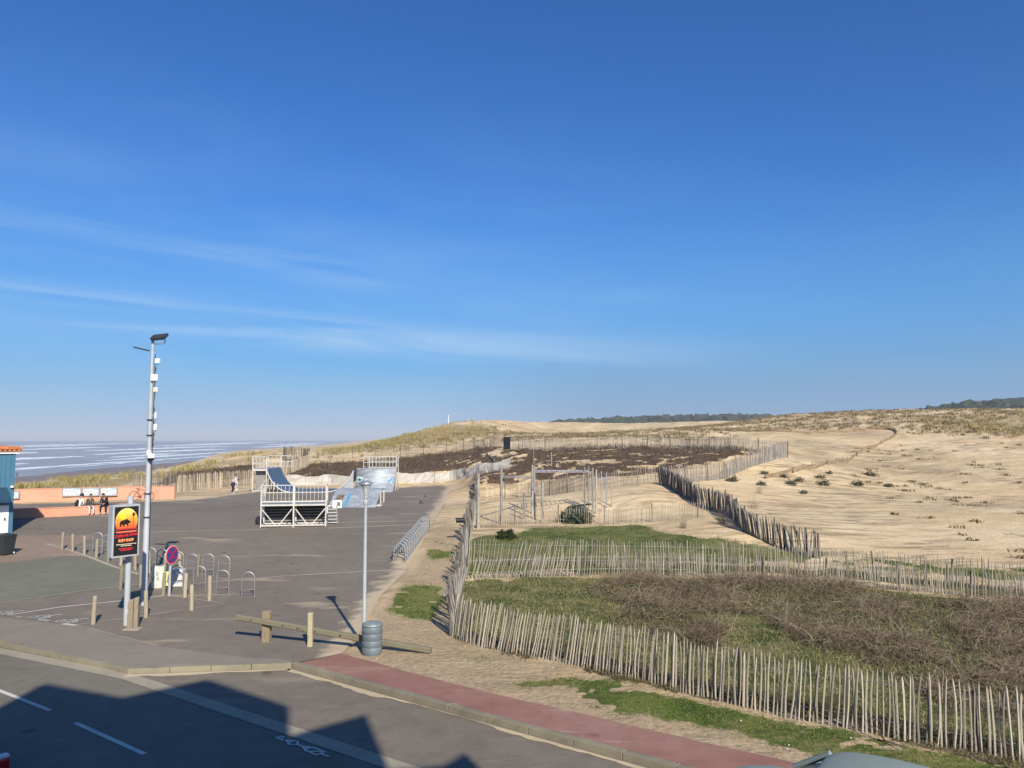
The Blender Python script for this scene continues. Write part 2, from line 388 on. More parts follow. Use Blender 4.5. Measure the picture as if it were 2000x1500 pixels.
# ---- terrain sheet: polar grid round the camera
def terrain():
    th = np.r_[np.linspace(-180, -42, 56, endpoint=False), np.linspace(-42, 42, 720, endpoint=False), np.linspace(42, 180, 56)]
    r = np.r_[np.linspace(.4, 9, 14, endpoint=False), np.geomspace(9, 260, 470, endpoint=False), np.geomspace(260, 9000, 60)]
    TT, RR = np.meshgrid(np.radians(th), r)
    x = RR*np.sin(TT); y = RR*np.cos(TT)
    z = hgt(x, y)
    px, py = proj(x, y, z)
    front = y > 5
    xf, yf = x.ravel(), y.ravel()
    inp = inpoly(xf, yf, plaza_poly, .12).reshape(x.shape)
    road = (y < kerb_y(x)+.1) & (np.abs(x) < 70)
    z = np.where(inp > .2, np.minimum(z, base(y)-.035), z)-.3*road
    # sand drifts: the edge of the esplanade is lifted a little irregularly
    dd = y
    wx = fbm(x/1.6, y/1.6, 4); wy = fbm(x/1.6+40, y/1.6+9, 4)
    wk = np.clip(RR/18, .8, 6)
    wx2 = fbm(x/(1.2*wk), y/(1.2*wk), 4); wy2 = fbm(x/(1.2*wk)+31, y/(1.2*wk)+7, 4)
    px = px+(wx*.5+wx2)*70; py = py+(wy*.5+wy2)*np.clip(900/RR, 6, 34)
    g = region(px, py, dd, GREEN)*front; mu = region(px, py, dd, MULCH)*front
    olive = region(px, py, dd, [GREEN[0]])*front; olive = np.maximum(olive, .5*region(px, py, dd, [GREEN[1]])*front)
    di = region(px, py, dd, DIRT)*front; scb = region(px, py, dd, SCRUB)*front; ma = region(px, py, dd, MARRAM)*front
    wet = sstep(x-shore(y), 75, 25)*sstep(z, -4, -6.5)
    beach = sstep(z, -2, -5)
    lawn = region(px, py, dd, [GREEN[1], GREEN[9]])*front; g = g*np.maximum(gbreak(x, y), np.maximum(olive, (lawn > .3)))
    mu = mu*sstep(holes(x, y), 0, .05)
    z = z+mu*(.06+.25*np.maximum(fbm(x/.8, y/.8, 3), 0))
    nr, nt = x.shape
    co = np.stack([x, y, z], -1).reshape(-1, 3)
    i, j = np.meshgrid(np.arange(nr-1), np.arange(nt-1), indexing='ij')
    q = np.stack([i*nt+j, (i+1)*nt+j, (i+1)*nt+j+1, i*nt+j+1], -1).reshape(-1, 4)[:, ::-1]
    me = bpy.data.meshes.new('ground')
    me.vertices.add(len(co)); me.vertices.foreach_set('co', co.ravel().astype('f'))
    me.loops.add(q.size); me.loops.foreach_set('vertex_index', q.ravel().astype('i'))
    me.polygons.add(len(q)); me.polygons.foreach_set('loop_start', (np.arange(len(q))*4).astype('i'))
    me.polygons.foreach_set('loop_total', np.full(len(q), 4, 'i'))
    me.update(calc_edges=True); me.polygons.foreach_set('use_smooth', np.ones(len(q), bool))
    for nm, ch in (('RA', (g, mu, di)), ('RB', (scb, ma, wet)), ('RC', (beach, olive, beach*0))):
        a = me.attributes.new(nm, 'FLOAT_COLOR', 'POINT')
        a.data.foreach_set('color', np.stack([c.ravel() for c in ch]+[np.ones(nr*nt)], -1).ravel().astype('f'))
    return me

def ground_mat():
    m = bpy.data.materials.new('sand ground'); m.use_nodes = True; t = NT(m.node_tree); b = m.node_tree.nodes['Principled BSDF']
    p = t.pos()
    def att(nm):
        a = t.new('ShaderNodeAttribute', attribute_name=nm); s = t.new('ShaderNodeSeparateColor'); t.l.new(a.outputs['Color'], s.inputs[0]); return s.outputs
    RA, RB, RC = att('RA'), att('RB'), att('RC')
    big = t.noise(p, .12, 4, .55); mid = t.noise(p, .9, 5, .6); fine = t.noise(p, 7, 5, .65); vf = t.noise(p, 45, 3, .6)
    streak = t.noise(t.mapping(p, (.45, 1.9, 1), (0, 0, R(28))), .8, 6, .68, .5)
    sand = t.mix(t.step(big, .35, .65), (.60, .44, .245), (.70, .54, .325))
    sand = t.mix(t.math('MULTIPLY', t.step(mid, .45, .72), .55), sand, (.46, .33, .18))
    sand = t.mix(t.math('MULTIPLY', t.step(t.noise(p, .045, 4, .6), .46, .64), .55), sand, (.42, .31, .18))
    rut = t.noise(t.mapping(p, (.10, 1.1, 1), (0, 0, R(24))), 1., 5, .6, .3); sand = t.mix(t.math('MULTIPLY', t.step(rut, .55, .68), .45), sand, (.74, .59, .38)); sand = t.mix(t.math('MULTIPLY', t.step(rut, .42, .32), .5), sand, (.34, .245, .135))
    litter = t.math('MULTIPLY', t.step(streak, .475, .57), t.math('MULTIPLY_ADD', t.step(t.noise(p, .09, 3, .5), .40, .58), .85, .15))
    sand = t.mix(t.math('MULTIPLY', litter, .72), sand, (.25, .175, .10))
    sand = t.mix(t.math('MULTIPLY', t.step(fine, .56, .74), .28), sand, (.22, .16, .09))
    dirt = t.mix(t.step(fine, .35, .65), (.30, .215, .125), (.46, .345, .21))
    dirt = t.mix(t.step(vf, .58, .68), dirt, (.60, .50, .36)); dirt = t.mix(t.step(vf, .40, .32), dirt, (.17, .12, .07))
    c = t.mix(t.math('MULTIPLY', RA[2], .85), sand, dirt)
    beach = t.mix(RB[2], (.30, .225, .165), (.22, .165, .14))
    c = t.mix(RC[0], c, beach)
    def soft(a, n, k=5, bias=.5):
        return t.math('MULTIPLY', t.math('SUBTRACT', a, t.math('MULTIPLY_ADD', n, 1.15, bias-.58)), k, clamp=True)
    nz = t.math('ADD', t.math('MULTIPLY', fine, .55), t.math('MULTIPLY', mid, .45))
    gcol = t.mix(t.step(mid, .35, .68), (.052, .082, .012), (.115, .148, .026)); gcol = t.mix(t.step(t.math('ADD', t.math('MULTIPLY', fine, .5), t.math('MULTIPLY', t.noise(p, .45, 4, .6), .5)), .45, .60), gcol, (.19, .165, .065))
    ocol = t.mix(t.step(mid, .35, .68), (.060, .075, .018), (.125, .130, .036)); ocol = t.mix(t.step(nz, .46, .60), ocol, (.22, .185, .09))
    gcol = t.mix(RC[1], gcol, ocol)
    c = t.mix(soft(RA[0], nz, 6, .55), c, gcol)
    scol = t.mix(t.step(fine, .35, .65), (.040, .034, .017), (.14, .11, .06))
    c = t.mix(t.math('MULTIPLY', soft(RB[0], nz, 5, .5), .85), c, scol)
    mn = t.noise(t.mapping(p, (.7, 1.5, 1)), 1.3, 5, .65)
    mcol = t.mix(t.step(fine, .35, .7), (.060, .038, .022), (.17, .115, .07))
    c = t.mix(soft(RA[1], t.math('MULTIPLY_ADD', mn, 1.0, .02), 9, .44), c, mcol)
    acol = t.mix(t.step(fine, .35, .7), (.16, .125, .04), (.36, .27, .12))
    c = t.mix(t.math('MULTIPLY', soft(RB[1], nz, 4, .72), .6), c, acol)
    t.l.new(c, b.inputs['Base Color'])
    t.l.new(t.math('MULTIPLY_ADD', RB[2], -.35, .95), b.inputs['Roughness']); b.inputs['Specular IOR Level'].default_value = .25
    h = t.math('ADD', t.math('MULTIPLY', mid, .6), t.math('ADD', t.math('MULTIPLY', fine, .25), t.math('MULTIPLY', vf, .06)))
    h = t.math('ADD', h, t.math('MULTIPLY', streak, .35))
    t.l.new(t.bump(h, 1., .2), b.inputs['Normal'])
    return m
me = terrain(); me.materials.append(ground_mat())
link('ground', me, kind='structure', label='sandy ground rising into pale dunes with grass patches and brushwood mulch')

# ---- sheets laid over the ground
def sheet(name, poly, dz, material, step=.5, edge=None, parent=None, kind='structure', label=None, jag=0., zf=None):
    """flat polygon cut into cells that follow the ground; attribute 'edge' = metres to the given open boundary"""
    P_ = []
    n = len(poly)
    for i in range(n):                       # roughen long edges
        a, b = Vector(poly[i]).to_2d(), Vector(poly[(i+1) % n]).to_2d(); L = (b-a).length; k = max(1, int(L/.45)) if jag else 1
        nrm = Vector((-(b-a).y, (b-a).x)).normalized() if L else Vector((0, 0))
        for j in range(k):
            q = a.lerp(b, j/k)
            if jag and j: q = q+nrm*float(fbm(np.array([q.x*.9]), np.array([q.y*.9]), 3)[0])*2*jag
            P_.append(q)
    bm = bmesh.new(); vs = [bm.verts.new((q.x, q.y, 0)) for q in P_]; f = bm.faces.new(vs)
    bmesh.ops.triangulate(bm, faces=[f])
    if step:
        xs = [q.x for q in P_]; ys = [q.y for q in P_]
        for ax, lo, hi in ((0, min(xs), max(xs)), (1, min(ys), max(ys))):
            kk = math.floor(lo/step)+1
            while kk*step < hi:
                nn = Vector((0, 0, 0)); nn[ax] = 1; pp = Vector((0, 0, 0)); pp[ax] = kk*step
                bmesh.ops.bisect_plane(bm, geom=bm.verts[:]+bm.edges[:]+bm.faces[:], plane_co=pp, plane_no=nn, dist=1e-5)
                kk += 1
    for v in bm.verts: v.co.z = (float(base(v.co.y)) if zf is None else zf)+dz
    bmesh.ops.recalc_face_normals(bm, faces=bm.faces[:])
    me = bpy.data.meshes.new(name); bm.to_mesh(me); bm.free()
    if sum(p.normal.z*p.area for p in me.polygons) < 0: me.flip_normals()
    if edge is not None:
        X_ = np.array([v.co[:2] for v in me.vertices]); dm = np.full(len(X_), 1e9)
        for (x1, y1), (x2, y2) in zip(edge[:-1], edge[1:]):
            dx, dy = x2-x1, y2-y1
            tt = np.clip(((X_[:, 0]-x1)*dx+(X_[:, 1]-y1)*dy)/(dx*dx+dy*dy), 0, 1)
            dm = np.minimum(dm, np.hypot(X_[:, 0]-x1-tt*dx, X_[:, 1]-y1-tt*dy))
        a = me.attributes.new('edge', 'FLOAT', 'POINT'); a.data.foreach_set('value', dm.astype('f'))
    me.materials.append(material)
    return link(name, me, parent, kind=kind if parent is None else None, label=label)

def asphalt(name, c1, c2, sand=.0, edge=False, spots=(.30, .28, .25), scuff=.25, reach=1.3):
    seams = .3 if 'asphalt' in name else 0; c1 = tuple(q*f for q, f in zip(c1, (.86, .85, .80))); c2 = tuple(q*f for q, f in zip(c2, (.86, .85, .80)))
    m = bpy.data.materials.new(name); m.use_nodes = True; t = NT(m.node_tree); b = m.node_tree.nodes['Principled BSDF']
    p = t.pos()
    big = t.noise(p, .18, 4, .6); mid = t.noise(p, 1.2, 5, .6); fine = t.noise(p, 22, 4, .7); vf = t.noise(p, 110, 2, .6)
    c = t.mix(t.step(t.math('ADD', t.math('MULTIPLY', big, .6), t.math('MULTIPLY', mid, .4)), .35, .65), c1, c2)
    c = t.mix(t.math('MULTIPLY', t.step(vf, .35, .7), .35), c, tuple(q*1.35 for q in c2))
    c = t.mix(t.math('MULTIPLY', t.step(fine, .45, .3), .35), c, tuple(q*.55 for q in c1))
    st = t.noise(t.mapping(p, (.35, 2.2, 1), (0, 0, R(12))), 1.2, 5, .65, .4)
    c = t.mix(t.math('MULTIPLY', t.step(st, .60, .72), scuff), c, spots)
    bl = t.noise(p, 3.2, 5, .65); c = t.mix(t.math('MULTIPLY', t.step(bl, .52, .70), .30), c, tuple(q*.62 for q in c1)); c = t.mix(t.math('MULTIPLY', t.step(bl, .42, .28), .25), c, tuple(q*1.3 for q in c2))
    vo = t.new('ShaderNodeTexVoronoi'); t.l.new(p, vo.inputs['Vector']); vo.inputs['Scale'].default_value = 2.6; vo.inputs['Randomness'].default_value = 1
    fl = t.math('MULTIPLY', t.step(vo.outputs['Distance'], .055, .03), t.step(t.noise(p, .9, 3), .48, .56)); c = t.mix(t.math('MULTIPLY', fl, .8), c, (.50, .47, .40))
    vo = t.new('ShaderNodeTexVoronoi'); t.l.new(p, vo.inputs['Vector']); vo.inputs['Scale'].default_value = .75
    oil = t.math('MULTIPLY', t.step(t.math('ADD', vo.outputs['Distance'], t.math('MULTIPLY', bl, .12)), .20, .12), t.step(t.noise(p, .35, 2), .5, .56)); c = t.mix(t.math('MULTIPLY', oil, .55), c, tuple(q*.35 for q in c1))
    # long dark repair seams
    sm = t.new('ShaderNodeTexVoronoi', feature='DISTANCE_TO_EDGE'); t.l.new(t.mapping(p, (1, 1, 1), (0, 0, .5)), sm.inputs['Vector']); sm.inputs['Scale'].default_value = .11
    c = t.mix(t.math('MULTIPLY', t.step(t.math('ADD', sm.outputs['Distance'], t.math('MULTIPLY', fine, .004)), .0045, .002), seams), c, tuple(q*.45 for q in c1))
    sandc = t.mix(fine, (.42, .33, .21), (.56, .45, .30))
    if sand: c = t.mix(t.math('MULTIPLY', t.step(t.noise(t.mapping(p, (.25, .9, 1)), .8, 6, .6), .58, .70), sand), c, sandc)
    if edge:
        a = t.new('ShaderNodeAttribute', attribute_name='edge').outputs['Fac']
        k = t.math('ADD', t.math('DIVIDE', a, reach), t.math('MULTIPLY_ADD', mid, 1.6, -.95))
        k = t.math('ADD', k, t.math('MULTIPLY_ADD', fine, .5, -.25))
        c = t.mix(t.step(k, .45, .0), c, sandc)
    t.l.new(c, b.inputs['Base Color']); b.inputs['Roughness'].default_value = .88; b.inputs['Specular IOR Level'].default_value = .3
    t.l.new(t.bump(t.math('ADD', fine, t.math('MULTIPLY', vf, .5)), .5, .008), b.inputs['Normal'])
    return m
AS_PLAZA = asphalt('esplanade asphalt', (.178, .148, .120), (.235, .198, .160), .6, True)
AS_ROAD = asphalt('road asphalt', (.170, .152, .120), (.215, .195, .158), .12)
AS_BAY = asphalt('parking bay asphalt', (.165, .140, .112), (.235, .202, .162), .22, scuff=.35)
AS_APRON = asphalt('apron asphalt', (.235, .200, .166), (.285, .245, .202), .2)
AS_GREEN = asphalt('greenish asphalt', (.170, .165, .125), (.215, .208, .160), .15)
AS_PINK = asphalt('pinkish paving', (.260, .185, .140), (.320, .235, .180), .3)
AS_RED = asphalt('red path surfacing', (.27, .125, .098), (.36, .205, .168), .25, spots=(.48, .34, .28), scuff=.5)
CONC = asphalt('old concrete', (.30, .265, .205), (.42, .375, .29), .3, spots=(.2, .17, .12))
KERBM = asphalt('kerb concrete', (.20, .18, .135), (.32, .285, .21), .2, spots=(.15, .13, .09))
PAINT = asphalt('road paint', (.52, .51, .48), (.70, .69, .66), .1, spots=(.3, .28, .26), scuff=.5)
FADED = asphalt('faded paint line', (.36, .32, .26), (.46, .42, .35), .3, spots=(.2, .18, .15), scuff=.5)

sand_edge = [tuple(G0(*p)[:2]) for p in PL_E+PL_B[:6]]
sheet('esplanade', plaza_poly, 0, AS_PLAZA, .5, sand_edge, jag=.0, label='grey asphalt esplanade with sand blown over its far edges')
roadp = [(-70., -30.)]+[(-70., float(K[0].y)+ (K[0].y-K[1].y)/(K[0].x-K[1].x)*(-70-K[0].x))]+K2[:]+[(70., -15.), (70., -30.)]
sheet('road', roadp, RZ, AS_ROAD, 0, zf=0, label='grey asphalt road along the kerb, half in shade')
def px0(pts, z=0.): # outline on the flat ground at height z
    return [tuple(G0(a, b, z)[:2]) for a, b in pts]
# parking bay between gutter band and kerb
gut = px0([(-20, 1268), (250, 1322), (415, 1374), (790, 1502)], RZ)
gd = (Vector(gut[3])-Vector(gut[1])).normalized(); gut[3] = tuple(Vector(gut[1])+gd*16); gut.append(tuple(Vector(gut[1])+gd*40)); gut = [gut[0], gut[1], gut[4]]
kx = [K2[2], K2[3], K2[4], K2[5]]
sheet('parking_bay', [gut[1]]+[gut[2]]+[K2[5], K2[4], K2[3], K2[2]], RZ+.004, AS_BAY, 0, zf=0, label='worn asphalt parking bay between the pale gutter band and the kerb')
def band(name, line, w, dz, m, zf=0, **k):
    L = [Vector(p).to_2d() for p in line]; a = []; b = []
    for i, p in enumerate(L):
        d = (L[min(i+1, len(L)-1)]-L[max(i-1, 0)]).normalized(); nn = Vector((-d.y, d.x))
        a.append(tuple(p+nn*w/2)); b.append(tuple(p-nn*w/2))
    return sheet(name, a+b[::-1], dz, m, k.pop('step', 0), zf=zf, **k)
left = Vector(gut[0]); ld_ = (left-Vector(gut[1])).normalized()
band('gutter_band', [tuple(left+ld_*25), gut[0], gut[1], gut[2]], .36, RZ+.008, CONC, label='pale concrete gutter band along the edge of the road')
# red path
dk = (Vector(K2[4])-Vector(K2[3])).normalized(); nk = Vector((-dk.y, dk.x))
red_up = px0([(668, 1277), (850, 1326), (1100, 1386), (1400, 1456), (1560, 1492)])
ru = Vector(red_up[-1]); red_up.append(tuple(ru+(ru-Vector(red_up[-2])).normalized()*28))
kin = [tuple(Vector(K2[3])+nk*.16+dk*.1), tuple(Vector(K2[5])+nk*.16)]
sheet('red_path', kin+red_up[::-1], .004, AS_RED, .5, jag=.08, label='faded red surfaced footpath behind the kerb')
DRIFT = asphalt('blown sand', (.50, .40, .27), (.62, .51, .35), 0, spots=(.3, .24, .16))
kl = [tuple(Vector(p)-nk*.07) for p in (K2[3], K2[4], K2[5])]
def drift(name, line, w, dz, seed):
    L = [Vector(p) for p in line]; a = []; b = []; rg = random.Random(seed)
    pts_ = []
    for p, q in zip(L[:-1], L[1:]):
        k = max(2, int((q-p).length/.18)); pts_ += [p.lerp(q, i/k) for i in range(k)]
    pts_.append(L[-1])
    for i, p in enumerate(pts_):
        d = (pts_[min(i+1, len(pts_)-1)]-pts_[max(i-1, 0)]).normalized(); nn = Vector((-d.y, d.x)); ww = w*max(.12, .9+2.6*float(fbm(np.array([i*.13+seed]), np.array([seed*3.]), 4)[0])+rg.uniform(-.25, .25))
        a.append(tuple(p)); b.append(tuple(p-nn*ww))
    sheet(name, a+b[::-1], dz, DRIFT, 0, zf=0, kind='structure', label='thin line of blown sand lying along the foot of the kerb')
drift('sand_drift', kl, .13, RZ+.013, 1)
k3 = [tuple(Vector(p)+Vector((0, -.06))) for p in (K2[2], K2[3])]
drift('sand_drift', k3, .20, RZ+.013, 2)
# areas of the esplanade
sheet('apron', px0([(-60, 1195), (0, 1206), (150, 1222), (310, 1262), (470, 1284), (560, 1289)])+[tuple(Vector(p)+Vector((0, .14))) for p in (K2[3], K2[2], K2[1])]+px0([(-60, 1240)]), .004, AS_APRON, .5, jag=.04, label='lighter worn asphalt strip between the kerb and the esplanade')
sheet('green_asphalt', px0([(-300, 1120), (0, 1101), (130, 1086), (200, 1098), (268, 1120), (240, 1146), (0, 1177), (-300, 1210)]), .004, AS_GREEN, .5, label='patch of greenish grey asphalt at the left')
sheet('pink_paving', px0([(-300, 1030), (0, 1048), (100, 1045), (188, 1046), (134, 1074), (176, 1089), (130, 1086), (0, 1101), (-300, 1122)]), .008, AS_PINK, .5, label='faded pinkish paving beside the blue kiosk')
for nm, ln, w, m in (('painted_line', [(13, 1202), (120, 1186), (245, 1173), (318, 1164)], .10, PAINT), ('painted_line', [(150, 1221), (240, 1209), (360, 1191), (440, 1180)], .07, FADED),
                     ('painted_line', [(0, 1178), (120, 1160), (232, 1146), (330, 1135)], .06, FADED), ('painted_line', [(322, 1163), (380, 1170), (440, 1180)], .06, FADED),
                     ('painted_line', [(404, 1138), (560, 1125), (690, 1118), (795, 1111)], .12, FADED), ('painted_line', [(268, 1040), (400, 1037), (520, 1034)], .12, FADED),
                     ('painted_line', [(640, 1032), (760, 1027), (845, 1024)], .22, FADED), ('painted_line', [(640, 1021), (760, 1019), (850, 1016)], .2, FADED),
                     ('painted_line', [(176, 1089), (225, 1108), (272, 1122)], .16, FADED), ('painted_line', [(134, 1074), (200, 1060), (272, 1041)], .1, FADED),
                     ('painted_line', [(90, 1062), (134, 1074), (176, 1089)], .12, FADED), ('painted_line', [(-40, 1198), (20, 1202), (150, 1221), (310, 1262)], .04, FADED)):
    band(nm, px0(ln), w, .012, m, zf=None, step=.5, kind='structure')
def mark(name, quad, z, dz=0): return sheet(name, px0(quad, z), dz, PAINT, 0, zf=z if z else None, kind='structure')
for a, b in (((-60, 1326), (98, 1388)), ((147, 1412), (282, 1473)), ((350, 1503), (520, 1578)), ((-330, 1223), (-190, 1277))):
    band('lane_dash', px0([a, b], RZ), .10, RZ+.006, PAINT)
for a, b in (((4, 1201), (42, 1205)), ((76, 1210), (96, 1213)), ((122, 1219), (150, 1222))):
    band('painted_dash', px0([a, b]), .12, .016, PAINT)
# small two wheeler pictograms above the dashes
def pictogram(px, py):
    o = G0(px, py); mb = MB(); u = Vector((1, -.35, 0)).normalized(); v = Vector((.35, 1, 0)).normalized()
    def st(a, b, w):
        a, b = Vector(a), Vector(b); d = (b-a).normalized(); q = Vector((-d.y, d.x))*w/2
        ps = [a+q, a-q, b-q, b+q]; mb.add([o+u*p.x+v*p.y+Vector((0, 0, .018)) for p in ps], [(0, 1, 2, 3)])
    for cx in (-.24, .2):
        for k in range(8):
            a0, a1 = k*math.pi/4, (k+1)*math.pi/4
            st((cx+.11*math.cos(a0), .16*math.sin(a0)), (cx+.11*math.cos(a1), .16*math.sin(a1)), .045)
    st((-.24, 0), (-.05, .3), .06); st((-.05, .3), (.14, .28), .06); st((.2, 0), (.12, .45), .06); st((.12, .45), (.3, .5), .06); st((-.24, 0), (.02, 0), .05); st((.02, 0), (.14, .28), .05)
    mb.build('painted_pictogram', PAINT, kind='structure')
for q in ((5, 1199), (78, 1207), (131, 1215)): pictogram(*q)

# ---- kerb of separate stones
ker = link('kerb', None, kind='structure', label='weathered concrete kerb of long stones')
def stone(L, h=.16, w=.15):
    mb = MB(); mb.box((0, 0, 0), (L-.012, w, h), bev=.012); return mb.mesh('kerb_stone', KERBM)
line = [Vector(p) for p in K2]; line[0] = line[0]
for i in range(len(line)-1):
    a, b = line[i], line[i+1]; L = (b-a).length; n = max(1, round(L/1.0)); me_ = stone(L/n)
    d = (b-a).normalized(); nn = Vector((-d.y, d.x))
    for j in range(n):
        c = a.lerp(b, (j+.5)/n)+nn*.075
        zt = .012 if i != 0 and i != 1 else .008
        link('kerb_stone', me_, ker, loc=(c.x, c.y, zt-.08+random.uniform(-.004, .004)), rz=math.atan2(d.y, d.x)+random.uniform(-.004, .004))
# ------------------------------------------------------------ sea, breakers
def sea_mat():
    m = bpy.data.materials.new('sea water'); m.use_nodes = True; t = NT(m.node_tree); b = m.node_tree.nodes['Principled BSDF']
    p = t.pos(); q = t.mapping(p, (.035, .006, 1), (0, 0, R(-9)))
    n1 = t.noise(q, 1., 6, .6, .4); n2 = t.noise(t.mapping(p, (.12, .015, 1), (0, 0, R(-9))), 1., 6, .65, .5)
    foam = t.math('MULTIPLY', t.step(n1, .51, .60), t.step(n2, .48, .58))
    s = t.new('ShaderNodeSeparateXYZ'); t.l.new(p, s.inputs[0])
    near = t.step(s.outputs[0], -1100, -350)
    col = t.mix(near, (.16, .21, .25), (.27, .29, .30))
    col = t.mix(t.math('MULTIPLY', foam, t.math('MULTIPLY_ADD', near, .55, .15)), col, (.62, .66, .70))
    t.l.new(col, b.inputs['Base Color']); b.inputs['Roughness'].default_value = .5
    b.inputs['Specular IOR Level'].default_value = .5
    t.l.new(t.bump(t.noise(t.mapping(p, (.5, .12, 1)), 1., 5, .6), .5, .8), b.inputs['Normal'])
    return m
ys = np.r_[np.arange(-400, 1200, 40), np.geomspace(1200, 9000, 20)]
mb = MB(); vs = []
for y in ys:
    s_ = float(shore(y))
    for k, w in enumerate((2, -60, -200, -600, -2000, -9000)):
        vs.append((s_+w+(3*math.sin(y*.03) if k == 0 else 0), float(y), -9.0))
fs = []
for i in range(len(ys)-1):
    for k in range(5): a = i*6+k; fs.append((a, a+1, a+7, a+6))
mb.add(vs, fs); o = mb.build('sea', sea_mat(), kind='structure', label='grey blue sea with rows of breakers')
foamm = mat('foam', (.72, .76, .79), .8, var=.12, vs=.2)
# breakers: long ragged ridges of white water running along the shore
mb = MB(); rw = random.Random(5)
def breaker(y0, y1, off, hgt_=.9, wid=5.):
    n = max(6, int((y1-y0)/9)); vs = []; ph = rw.uniform(0, 9)
    for i in range(n+1):
        u = i/n; y = y0+(y1-y0)*u; env = math.sin(math.pi*u)**.45
        x = float(shore(y))-off+5*math.sin(y*.013+ph)+rw.uniform(-1, 1)
        w = wid*env*rw.uniform(.25, 1.5)+.2; h = hgt_*env*rw.uniform(.6, 1.1)
        for dx, z in ((-.9*w, -.02), (-.25*w, h*.85), (.1*w, h), (.45*w, h*.4), (1.6*w, .03)):
            vs.append((x+dx, y+rw.uniform(-1, 1), -9.0+z))
    fs = [(i*5+k, i*5+k+1, (i+1)*5+k+1, (i+1)*5+k) for i in range(n) for k in range(4)]
    mb.add(vs, fs)
for y0, y1, off, h, w in ((230, 460, 75, 1.0, 5), (500, 900, 65, .8, 5), (260, 330, 35, .3, 3), (280, 520, 42, .4, 4), (340, 640, 130, 1.2, 6), (420, 560, 190, 1.2, 6), (700, 1100, 150, 1.3, 8),
                          (600, 820, 260, 1.4, 8), (480, 760, 330, 1.5, 8), (900, 1500, 260, 1.6, 10), (1000, 1300, 400, 1.6, 10), (1300, 1900, 160, 1.6, 12), (1500, 2300, 420, 1.8, 14),
                          (560, 700, 450, 1.5, 9), (800, 1100, 520, 1.6, 10), (1200, 1700, 600, 1.8, 12), (1800, 2600, 260, 1.8, 14), (1600, 2400, 760, 2, 16), (300, 420, 100, .8, 4), (600, 780, 100, .8, 5),
                          (2000, 3200, 520, 2, 18), (380, 900, 28, .25, 3)):
    breaker(y0, y1, off, h, w)
mb.build('breaking_waves', foamm, smooth=True, kind='stuff', label='white breakers rolling in along the beach', cat='waves')
# ------------------------------------------------------------ haze
hz = MB(); hz.box((0, 3400, 24), (15000, 9200, 74)); me = hz.mesh('haze')
hm = bpy.data.materials.new('haze'); hm.use_nodes = True; t = NT(hm.node_tree); hm.node_tree.nodes.remove(hm.node_tree.nodes['Principled BSDF'])
pv = t.new('ShaderNodeVolumePrincipled'); pv.inputs['Density'].default_value = .00025; pv.inputs['Color'].default_value = (.97, .985, 1, 1); pv.inputs['Anisotropy'].default_value = .0
t.l.new(pv.outputs[0], hm.node_tree.nodes['Material Output'].inputs['Volume']); me.materials.append(hm)
link('haze', me, kind='stuff', label='thin sea haze lying over the coast')
# ------------------------------------------------------------ chestnut paling fences
def wood(name, c, var=.3):
    m = bpy.data.materials.new(name); m.use_nodes = True; t = NT(m.node_tree); b = m.node_tree.nodes['Principled BSDF']
    o = t.obj(); g = t.noise(t.mapping(o, (40, 40, 4)), 1., 4, .6); l = t.noise(t.mapping(o, (3, 3, 2.2)), 1., 3, .5)
    at = t.new('ShaderNodeAttribute', attribute_name='tone').outputs['Fac']
    rnd = t.new('ShaderNodeObjectInfo').outputs['Random']
    k = t.math('FRACT', t.math('ADD', rnd, at))
    col = t.mix(k, tuple(q*(1-var*1.3) for q in c), tuple(min(1, q*(1+var)) for q in c))
    col = t.mix(t.math('MULTIPLY', t.step(g, .45, .7), .45), col, tuple(q*.45 for q in c))
    col = t.mix(t.math('MULTIPLY', t.step(l, .5, .7), .4), col, (.16, .105, .06))
    t.l.new(col, b.inputs['Base Color']); b.inputs['Roughness'].default_value = .85; b.inputs['Specular IOR Level'].default_value = .25
    t.l.new(t.bump(g, .6, .004), b.inputs['Normal']); return m
PALE = wood('weathered chestnut', (.42, .37, .295)); PALE_G = wood('grey weathered chestnut', (.30, .275, .24)); PALE_T = wood('tan chestnut', (.44, .36, .26)); PALE_M = wood('grey brown chestnut', (.33, .29, .225))
PALE_SHADE = wood('weathered chestnut in shade', (.19, .175, .15), .5)  # shade put into the colour: slope fence's visible side faces away from the sun
POSTM = wood('dark wooden post', (.16, .135, .11)); WIREM = mat('galvanised wire', (.25, .24, .23), .5, .6)
LOGM = wood('grey log', (.30, .26, .19))
def pale_geo(rng, h, r, bow=.02, n=6):
    """one split pale as vertex rings: irregular section, slightly bent, hewn point"""
    zs = (0, .34*h, .68*h, h-.085, h); rr = (1.05, 1., .94, .82, .10)
    ph = rng.uniform(0, 6.3); bx, by = rng.uniform(-bow, bow), rng.uniform(-bow, bow); el = rng.uniform(.6, 1)
    v = []; 
    for z, q in zip(zs, rr):
        u = z/h; ox = bx*math.sin(u*3.1)*2+rng.uniform(-.003, .003); oy = by*math.sin(u*3.1+.6)
        for k in range(n):
            a = ph+2*math.pi*k/n; v.append((ox+r*q*math.cos(a), oy+r*q*el*math.sin(a), z))
    f = [(i*n+k, i*n+(k+1) % n, (i+1)*n+(k+1) % n, (i+1)*n+k) for i in range(4) for k in range(n)]
    f.append(tuple(4*n+k for k in range(n)))
    return v, f
_pm = {}
def pale_meshes(h, m, key):
    if (key, h) in _pm: return _pm[key, h]
    out = []; rg = random.Random(key)
    for i in range(10):
        mb = MB(); mb.add(*pale_geo(rg, h*rg.uniform(.95, 1.05), rg.uniform(.015, .025), n=5)); out.append(mb.mesh('picket', m, True))
    _pm[key, h] = out; return out
